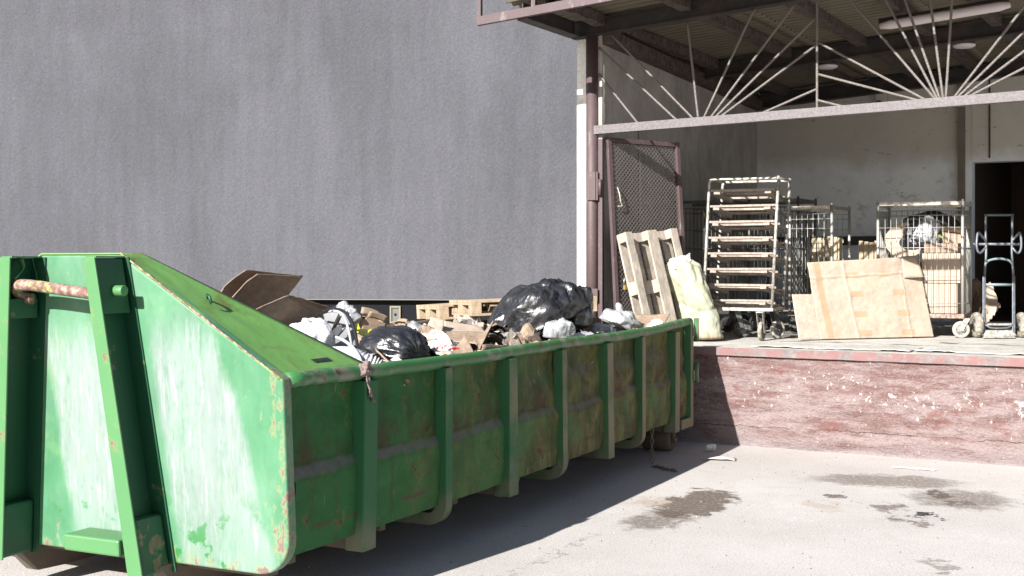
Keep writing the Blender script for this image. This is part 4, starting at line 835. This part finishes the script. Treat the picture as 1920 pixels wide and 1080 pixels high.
# bread trolley with wooden shelves
rk = thing('shelf_trolley', D(1.35, 1.3, FZ), 'tall steel trolley with eight wooden shelves, leaning slightly', 'trolley')
rx = (DU*.985+DN*.06).normalized(); ry = VZ.cross(rx)
ro_ = D(.86, 1.08, FZ)
def RK(a, b, z): return ro_+rx*a+ry*b+VZ*z+(rx*.075)*((z-.3)/1.45)
RW, RD = .77, .5
tub = .0165
for b in (0, RD):
    f = MB(); f.tube(smooth([RK(0, b, .33), RK(0, b, .8), RK(0, b, 1.3), RK(0, b, 1.70), RK(.012, b, 1.745), RK(.05, b, 1.765), RK(.4, b, 1.765), RK(RW-.02, b, 1.765)], 4), tub, 10); f.build('frame_tube', STEEL, rk)
    f = MB(); f.tube([RK(RW, b, .33), RK(RW, b, 1.79)], tub, 10); f.build('frame_tube', STEEL, rk)
for a in (.03, RW):
    f = MB(); f.tube([RK(a, 0, 1.765), RK(a, RD, 1.765)], tub*.9, 8); f.build('top_tube', STEEL, rk)
f = MB()
for a, b in (((-.02, RW+.02), (-.025, .012)), ((-.02, RW+.02), (RD-.02, RD+.02)), ((-.02, .02), (.013, RD-.021)), ((RW-.02, RW+.02), (.013, RD-.021))): f.box(RK, a, b, (.325, .358))
f.build('base_frame', STEEL, rk)
for k in range(8):
    z = .40+k*.173; rn = random.Random(k)
    def RT(a, b, c): return RK(a, b, c-.135*b)
    sh_ = thing('shelf', RK(.4, .2, z), None, None); sh_.parent = rk; sh_.location = sh_.location-rk.location
    f = MB()
    for b0, b1 in ((-.012, .05), (.19, .25), (.44, .50)):
        dz = rn.uniform(-.006, .006); f.box(lambda a, b, c, dz=dz: RT(a, b, c+dz*a), (.025, RW-.02+rn.uniform(-.01, .02)), (b0, b1), (z+.022, z+.043+.003*rn.random()))
    f.build('slat', SHELFW, sh_)
    for a0 in (.06, RW-.14):
        f = MB(); f.box(RT, (a0, a0+.07), (-.012, .52), (z-.008, z+.020)); f.build('batten', SHELFW, sh_)
    for a0 in (-.004, RW-.02):
        f = MB(); f.box(RT, (a0+.012, a0+.022), (-.0, .50), (z-.035, z-.009)); f.build('bracket', CAGEDK, sh_)
castor(rk, RK(.08, .08, -.0), rx+ry*.6, .105, .04, TYRED, CAGEDK, h=.10); castor(rk, RK(RW-.09, -.01, 0), ry, .105, .042, TYREG, STEEL, h=.10)
castor(rk, RK(.32, RD, 0), rx+ry*.5, .105, .04, TYRED, CAGEDK, h=.10); castor(rk, RK(RW-.02, RD-.1, 0), ry*.9+rx*.5, .105, .042, TYREP, CAGEDK, h=.10)

def cage(u0, t0, wd, dp, h, label, mat, yaw=0, sides='LRBF', step=.068, zb=.27, cast=TYRED, castm=CAGEDK):
    o = D(u0, t0, FZ); ex = (DU*math.cos(yaw)+DN*math.sin(yaw)); ey = VZ.cross(ex)
    def fr(a, b, z): return o+ex*a+ey*b+VZ*z
    rt = thing('roll_cage', o, label, 'roll cage', 'roll cages on the dock')
    f = MB(); f.box(fr, (-.02, wd+.02), (-.02, dp+.02), (zb-.05, zb)); f.build('base_frame', RUSTY if mat is CAGEST else CAGEDK, rt, bevel=.005)
    for a in (0, wd):
        for b in (0, dp):
            f = MB(); f.tube([fr(a, b, zb+.001), fr(a, b, h)], .0165, 10); f.lathe(fr(a, b, h), VZ, [(.017, 0), (.012, .02), (.0, .024)], 8); f.build('corner_post', mat, rt)
    for b in (0, dp):
        f = MB(); f.box(fr, (.017, wd-.017), (b-.012, b+.012), (h-.045, h-.005)); f.build('top_rail', STEEL if mat is CAGEST else mat, rt)
    for a in (0, wd):
        f = MB(); f.box(fr, (a-.012, a+.012), (.017, dp-.017), (h-.045, h-.005)); f.build('top_rail', mat, rt)
    def panel(p, q, top):
        f = MB(); L_ = (Vector(q)-Vector(p)).length; n = int(L_/step)
        for i in range(1, n+1):
            x = i/(n+1); a = p[0]+(q[0]-p[0])*x; b = p[1]+(q[1]-p[1])*x
            f.tube([fr(a, b, zb+.01), fr(a+.002*math.sin(i*3), b, h*.6), fr(a, b, top)], .0038, 5)
        for z in (zb+.12, zb+.42, zb+.75, zb+.98, top-.06, top):
            f.tube([fr(*p, z), fr(*q, z)], .0042, 5)
        f.build('wire_panel', mat, rt)
    e = .012
    if 'F' in sides: panel((.02, -e), (wd-.02, -e), h-.1)
    if 'B' in sides: panel((.02, dp+e), (wd-.02, dp+e), h-.08)
    if 'L' in sides: panel((-e, .02), (-e, dp-.02), h-.1)
    if 'R' in sides: panel((wd+e, .02), (wd+e, dp-.02), h-.1)
    for a, b, fw in ((.06, .08, ex+ey*.8), (wd-.02, .03, ex*-1+ey*-.25), (.06, dp-.05, ex), (wd-.06, dp-.05, ex+ey*.4)):
        castor(rt, fr(a, b, 0), fw, .095, .04, cast, castm, h=.025)
    return rt, fr
cage(-.16, 2.5, .8, .75, 1.62, 'dark roll cage in the corner behind the sack', CAGEDK, sides='LRBF', step=.05)
cage(.75, 2.95, .62, .75, 1.64, 'empty roll cage behind the shelf trolley', CAGEDK, step=.05)
cage(1.42, 2.45, .50, .78, 1.52, 'dull steel roll cage between shelf trolley and cardboard holding wood slats', CAGEST, sides='LBF')
cc, cf = cage(2.40, 2.66, .93, .72, 1.55, 'roll cage filled with cartons and bags right of the big cardboard', CAGEST, sides='LBFR', yaw=R(3), cast=TYREP, castm=STEEL)
# small crates of slats seen through the cages
def slat_crate(u, t, z, n, label, ln=.30):
    r_ = thing('slat_crate', D(u, t, z), label, 'crate', 'slatted crates behind the cardboard')
    for k in range(n):
        f = MB(); f.box(D, (u+k*.062, u+k*.062+.05), (t, t+.012), (z, z+ln-.01*(k % 3))); f.build('slat', CRATEW, r_)
    f = MB(); f.box(D, (u-.01, u+n*.062), (t+.013, t+.03), (z+.02, z+.06)); f.box(D, (u-.01, u+n*.062), (t+.013, t+.03), (z+ln-.08, z+ln-.04)); f.build('batten', CRATEW, r_)
slat_crate(1.60, 2.75, 1.82, 6, 'pale slatted crate inside the dull steel roll cage', .33)
slat_crate(2.02, 3.3, 1.80, 6, 'pale slatted crate standing between the two right hand cages', .30)
f = MB(); f.box(D, (1.55, 2.5), (2.9, 3.5), (FZ, 1.79)); tag(f.build('crate_stack', CRATEW), 'stack of pale wooden crates hidden behind the big cardboard', 'crates')
# load of the right cage
GC = 'cartons in the roll cage'
carton('carton', cf(.68, .32, .275), DU, (.40, .5, .33), 'closed pale carton at the bottom of the filled cage', GC, CARDP, False, seed=1)
carton('carton', cf(.70, .32, .62), DU, (.42, .5, .33), 'closed pale carton in the middle of the filled cage', GC, CARDP, False, seed=2)
carton('carton', cf(.30, .34, .275), DU, (.33, .5, .58), 'tall pale carton behind the big cardboard in the filled cage', GC, CARDP, False, seed=3)
carton('carton', cf(.69, .36, .965), DU, (.38, .45, .10), 'flat brown carton with open top on the middle carton', GC, CARDD, False, seed=4)
carton('carton', cf(.74, .42, 1.08), DU+DN*.3, (.28, .2, .12), 'open brown carton on top of the stack in the filled cage', GC, CARD, True, seed=5, tilt=(.1, .15, 0))
for z, x in ((.275+.16, .66), (.62+.17, .70)):
    pass
rc = cf(.26, .22, 1.10)
f = MB(); f.lathe(rc-DN*.02, DN+VZ*.1, [(0, 0), (.22, 0), (.225, .01), (.22, .03), (0, .03)], 9, smooth=False); tag(f.build('card_disc', CARDP), 'rounded pale cardboard piece standing in the filled cage', 'cardboard')
bag('bin_bag', cf(.50, .40, 1.16), (.36, .2, .28), 'black bin bag with yellow print piled in the filled cage', 'rubbish bag', M('printed_black_liner', lambda n: n.mix(n.ramp(n.noise(6, 2), .64, .66), (.022, .022, .025), (.25, .27, .03)), .3, bump=crease, bstr=1, bdist=.05), (0, R(-10), 0), None, 18, amp=.2)
bag('film_bag', cf(.50, .2, 1.17), (.15, .1, .2), 'clear crumpled film hanging in front of the black bag in the cage', 'plastic bag', CLEARBAG, (0, R(15), 0), None, 19, amp=.45)
# big cardboard sheet leaning on the cages, smaller one beside
cbs = thing('cardboard_sheet', D(2.5, 2.0, FZ), 'big pale flattened cardboard box leaning on the roll cages with tape strips', 'cardboard')
CBL, CBR = D(2.05, 1.52, FZ+.012), D(3.03, 2.64, FZ+.012); lx = (CBR-CBL).normalized(); nb = VZ.cross(lx).normalized()
if nb.y < 0: nb = -nb
lz = (VZ*.96+nb*.24).normalized()
def CB(a, c, o=0.): return CBL+lx*a+lz*c-(lz.cross(lx)*-1 if False else nb)*o
Lb = (CBR-CBL).length
def cbf(x, y):
    c = y*(.865+.075*x); a0 = -.02*y; a1 = Lb-.055*y
    a = a0+(a1-a0)*x; return CB(a, c)+nb*(.025*math.sin(x*5+1)*y+.012*fbm((x*4, y*4, 1), 3)-.03*sstep(.75, 1., y)*math.sin(x*3.1)-.012*math.exp(-((y-.79-.02*x)/.012)**2)-.008*math.exp(-((x-.33+.03*y)/.008)**2)-.008*math.exp(-((x-.80)/.008)**2)*(y < .78)+.004*fbm((x*14, y*14, 6), 3))
f = MB(); f.grid(cbf, 110, 80); f.build('panel', CARDP, cbs, solid=.008)
f = MB(); f.grid(lambda x, y: cbf(.82+x*.16, .74+y*.27)-nb*(.02+.06*(1-y)*x), 8, 6); f.build('flap', CARDP, cbs, solid=.006)
f = MB(); f.grid(lambda x, y: cbf(.045+x*.055+.02*(1-y), y*.985+.004)-nb*.0055, 4, 30); f.build('tape', TAPE, cbs)
for y in (.03, .27, .53, .77):
    for x0 in (.34, .72):
        if y > .7 and x0 > .7: continue
        f = MB(); f.grid(lambda x, yy: cbf(x0-.08*y*.5+x*.115, y+yy*.07)-nb*.0055, 6, 3); f.build('tape', TAPE, cbs)
f = MB(); f.grid(lambda x, yy: cbf(.60+x*.11, .77+yy*.07)-nb*.0055, 6, 3); f.build('tape', TAPE, cbs)
sheet_obj('cardboard_sheet', [D(1.88, 1.30, FZ+.01), D(2.14, 1.66, FZ+.01), D(2.02, 1.80, FZ+.50), D(1.76, 1.43, FZ+.50)], 'small cardboard sheet leaning left of the big flattened one', 'cardboard', card('pinkish_card', (.38, .29, .23), (.43, .34, .28)), .0, .008, 33)
# torn cardboard behind the hand truck
GT_ = 'torn cardboard behind the hand truck'
def Tq(px, py, t): return onp(px, py, t)
sheet_obj('cardboard_sheet', [Tq(1812, 590, 3.6), Tq(1830, 545, 3.9), Tq(1850, 580, 3.5), Tq(1838, 610, 3.3)], 'torn brown cardboard leaning left behind the hand truck', 'cardboard', CARDD, .02, .006, 41, GT_, ragged=.08)
sheet_obj('cardboard_sheet', [Tq(1846, 535, 3.7), Tq(1858, 528, 3.8), Tq(1876, 575, 3.6), Tq(1850, 608, 3.4)], 'torn pale cardboard corner seen through the hand truck frame', 'cardboard', CARDP, .02, .006, 42, GT_, ragged=.1)
sheet_obj('cardboard_sheet', [Tq(1812, 528, 4.0), Tq(1832, 520, 4.1), Tq(1860, 560, 3.9), Tq(1822, 590, 3.8)], 'dark torn cardboard rearmost behind the hand truck', 'cardboard', CARDD, .02, .006, 43, GT_, ragged=.1)

# hand truck
ht = thing('hand_truck', D(3.7, 2.95, FZ), 'grey hand truck with looped handles and pneumatic tyres by the doorway', 'hand truck')
hx = Vector((1, -.03, 0)).normalized(); hc = (onp(1873, 633, 2.95)); hc.z = FZ; hy = Vector((.36, .93, 0))
def HT(a, b, z): return hc+hx*a+hy*(b+.16*(z-.1))+VZ*z
def ht_tube(name, pts, r, mat=BLUEGREY, sm=True, k=10):
    P = [HT(*p) for p in pts]; f = MB(); f.tube(smooth(P, 5) if sm else P, r, k); return f.build(name, mat, ht)
for sg in (-1, 1):
    ht_tube('side_tube', [(.165*sg, 0, .10), (.165*sg, 0, .5), (.16*sg, 0, .72), (.145*sg, 0, .95), (.15*sg, 0, 1.18), (.15*sg, 0, 1.40)], .0135)
    f = MB(); f.box(HT, (.165*sg-.018, .165*sg+.018), (-.032, -.014), (.06, .70)); f.build('side_plate', BLUEGREY, ht, bevel=.006)
    ht_tube('handle_loop', [(.15*sg, 0, 1.02), (.21*sg, -.03, .96), (.245*sg, -.05, 1.0), (.25*sg, -.05, 1.10), (.235*sg, -.04, 1.19), (.20*sg, -.02, 1.16), (.15*sg, 0, 1.10)], .014)
ht_tube('cross_bar', [(-.165, 0, 1.395), (.165, 0, 1.395)], .0145, sm=False); ht_tube('cross_bar', [(-.29, 0, 1.06), (.15, 0, 1.06), (.26, 0, 1.06)], .016, sm=False)
ht_tube('arched_bar', [(-.155, 0, .83), (-.11, -.005, .875), (0, -.01, .895), (.11, -.005, .875), (.155, 0, .83)], .0135, TEAL)
ht_tube('cross_bar', [(-.16, 0, .60), (.16, 0, .60)], .016, TEAL, sm=False)
ht_tube('axle', [(-.27, .03, .115), (.27, .03, .115)], .012, DARKM, sm=False); ht_tube('kick_bar', [(-.15, -.03, .15), (-.08, -.05, .115), (.08, -.05, .115), (.15, -.03, .15)], .011)
f = MB(); f.box(HT, (-.18, .18), (-.16, -.03), (.012, .022)); f.box(HT, (-.17, .17), (-.03, -.02), (.02, .09)); f.build('toe_plate', STEEL, ht)
f = MB(); f.box(HT, (-.15, .15), (.04, .2), (.14, .16)); f.build('folding_step', STEEL, ht)
for sg in (-1, 1):
    wh = thing('wheel', HT(.25*sg, .03, .14), None, None); wh.parent = ht; wh.location = wh.location-ht.location
    k = HT(.25*sg, .03, .14); k.z = FZ+.145; R_ = .145
    prof = [(R_*.5, -.03)]+[(R_-.045+.045*math.cos(R(q)), .048*math.sin(R(q))) for q in range(-70, 71, 14)]+[(R_*.5, .03), (R_*.5, -.03)]
    MB().lathe(k, hx, prof, 36).build('tyre', TYREG, wh); MB().lathe(k-hx*.035, hx, [(0, 0), (.03, 0), (.03, .02), (R_*.52, .02), (R_*.52, .05), (.03, .05), (.03, .07), (0, .07)], 22).build('rim', RIM, wh)
# litter on the ground
bag('paper_ball', Vector((1.94, 12.2, .03)), (.045, .04, .04), 'crumpled white paper ball in the container shadow by the dock', 'paper', PAPER, seed=51, amp=.7, sub=4)
sheet_obj('paper_strip', [(3.40, 11.22, .006), (3.72, 11.03, .006), (3.74, 11.06, .012), (3.42, 11.25, .006)], 'thin white paper strip on the asphalt before the red dock front', 'paper', PAPER, .004, .003, 3)
sheet_obj('cardboard_scrap', [(1.78, 11.64, .01), (2.06, 11.58, .01), (2.08, 11.68, .02), (1.80, 11.70, .01)], 'flat grey scrap at the edge of the container shadow', 'scrap', CONC, .012, .006, 4, ragged=.1)
f = MB(); rr = random.Random(5)
for k in range(900):
    x, y = rr.uniform(-1.5, 5), rr.uniform(6.2, 12.6)
    r_ = rr.choice((.002, .003, .003, .004, .006)); p = Vector((x, y, r_*.4)); q = [Vector((rr.gauss(0, 1), rr.gauss(0, 1), rr.gauss(0, .6))).normalized()*r_*rr.uniform(.7, 1.4) for _ in range(6)]
    f.add([p+Vector((r_, 0, 0)), p-Vector((r_*.8, 0, 0)), p+Vector((0, r_, 0)), p-Vector((0, r_*.9, 0)), p+Vector((0, 0, r_)), p-Vector((0, 0, r_*.3))], [(0, 2, 4), (2, 1, 4), (1, 3, 4), (3, 0, 4)], m=rr.choice((0, 0, 1)))
tag(f.build('grit', [M('dark_grit', (.07, .065, .06), .9), M('pale_grit', (.5, .48, .45), .9)]), kind='stuff')
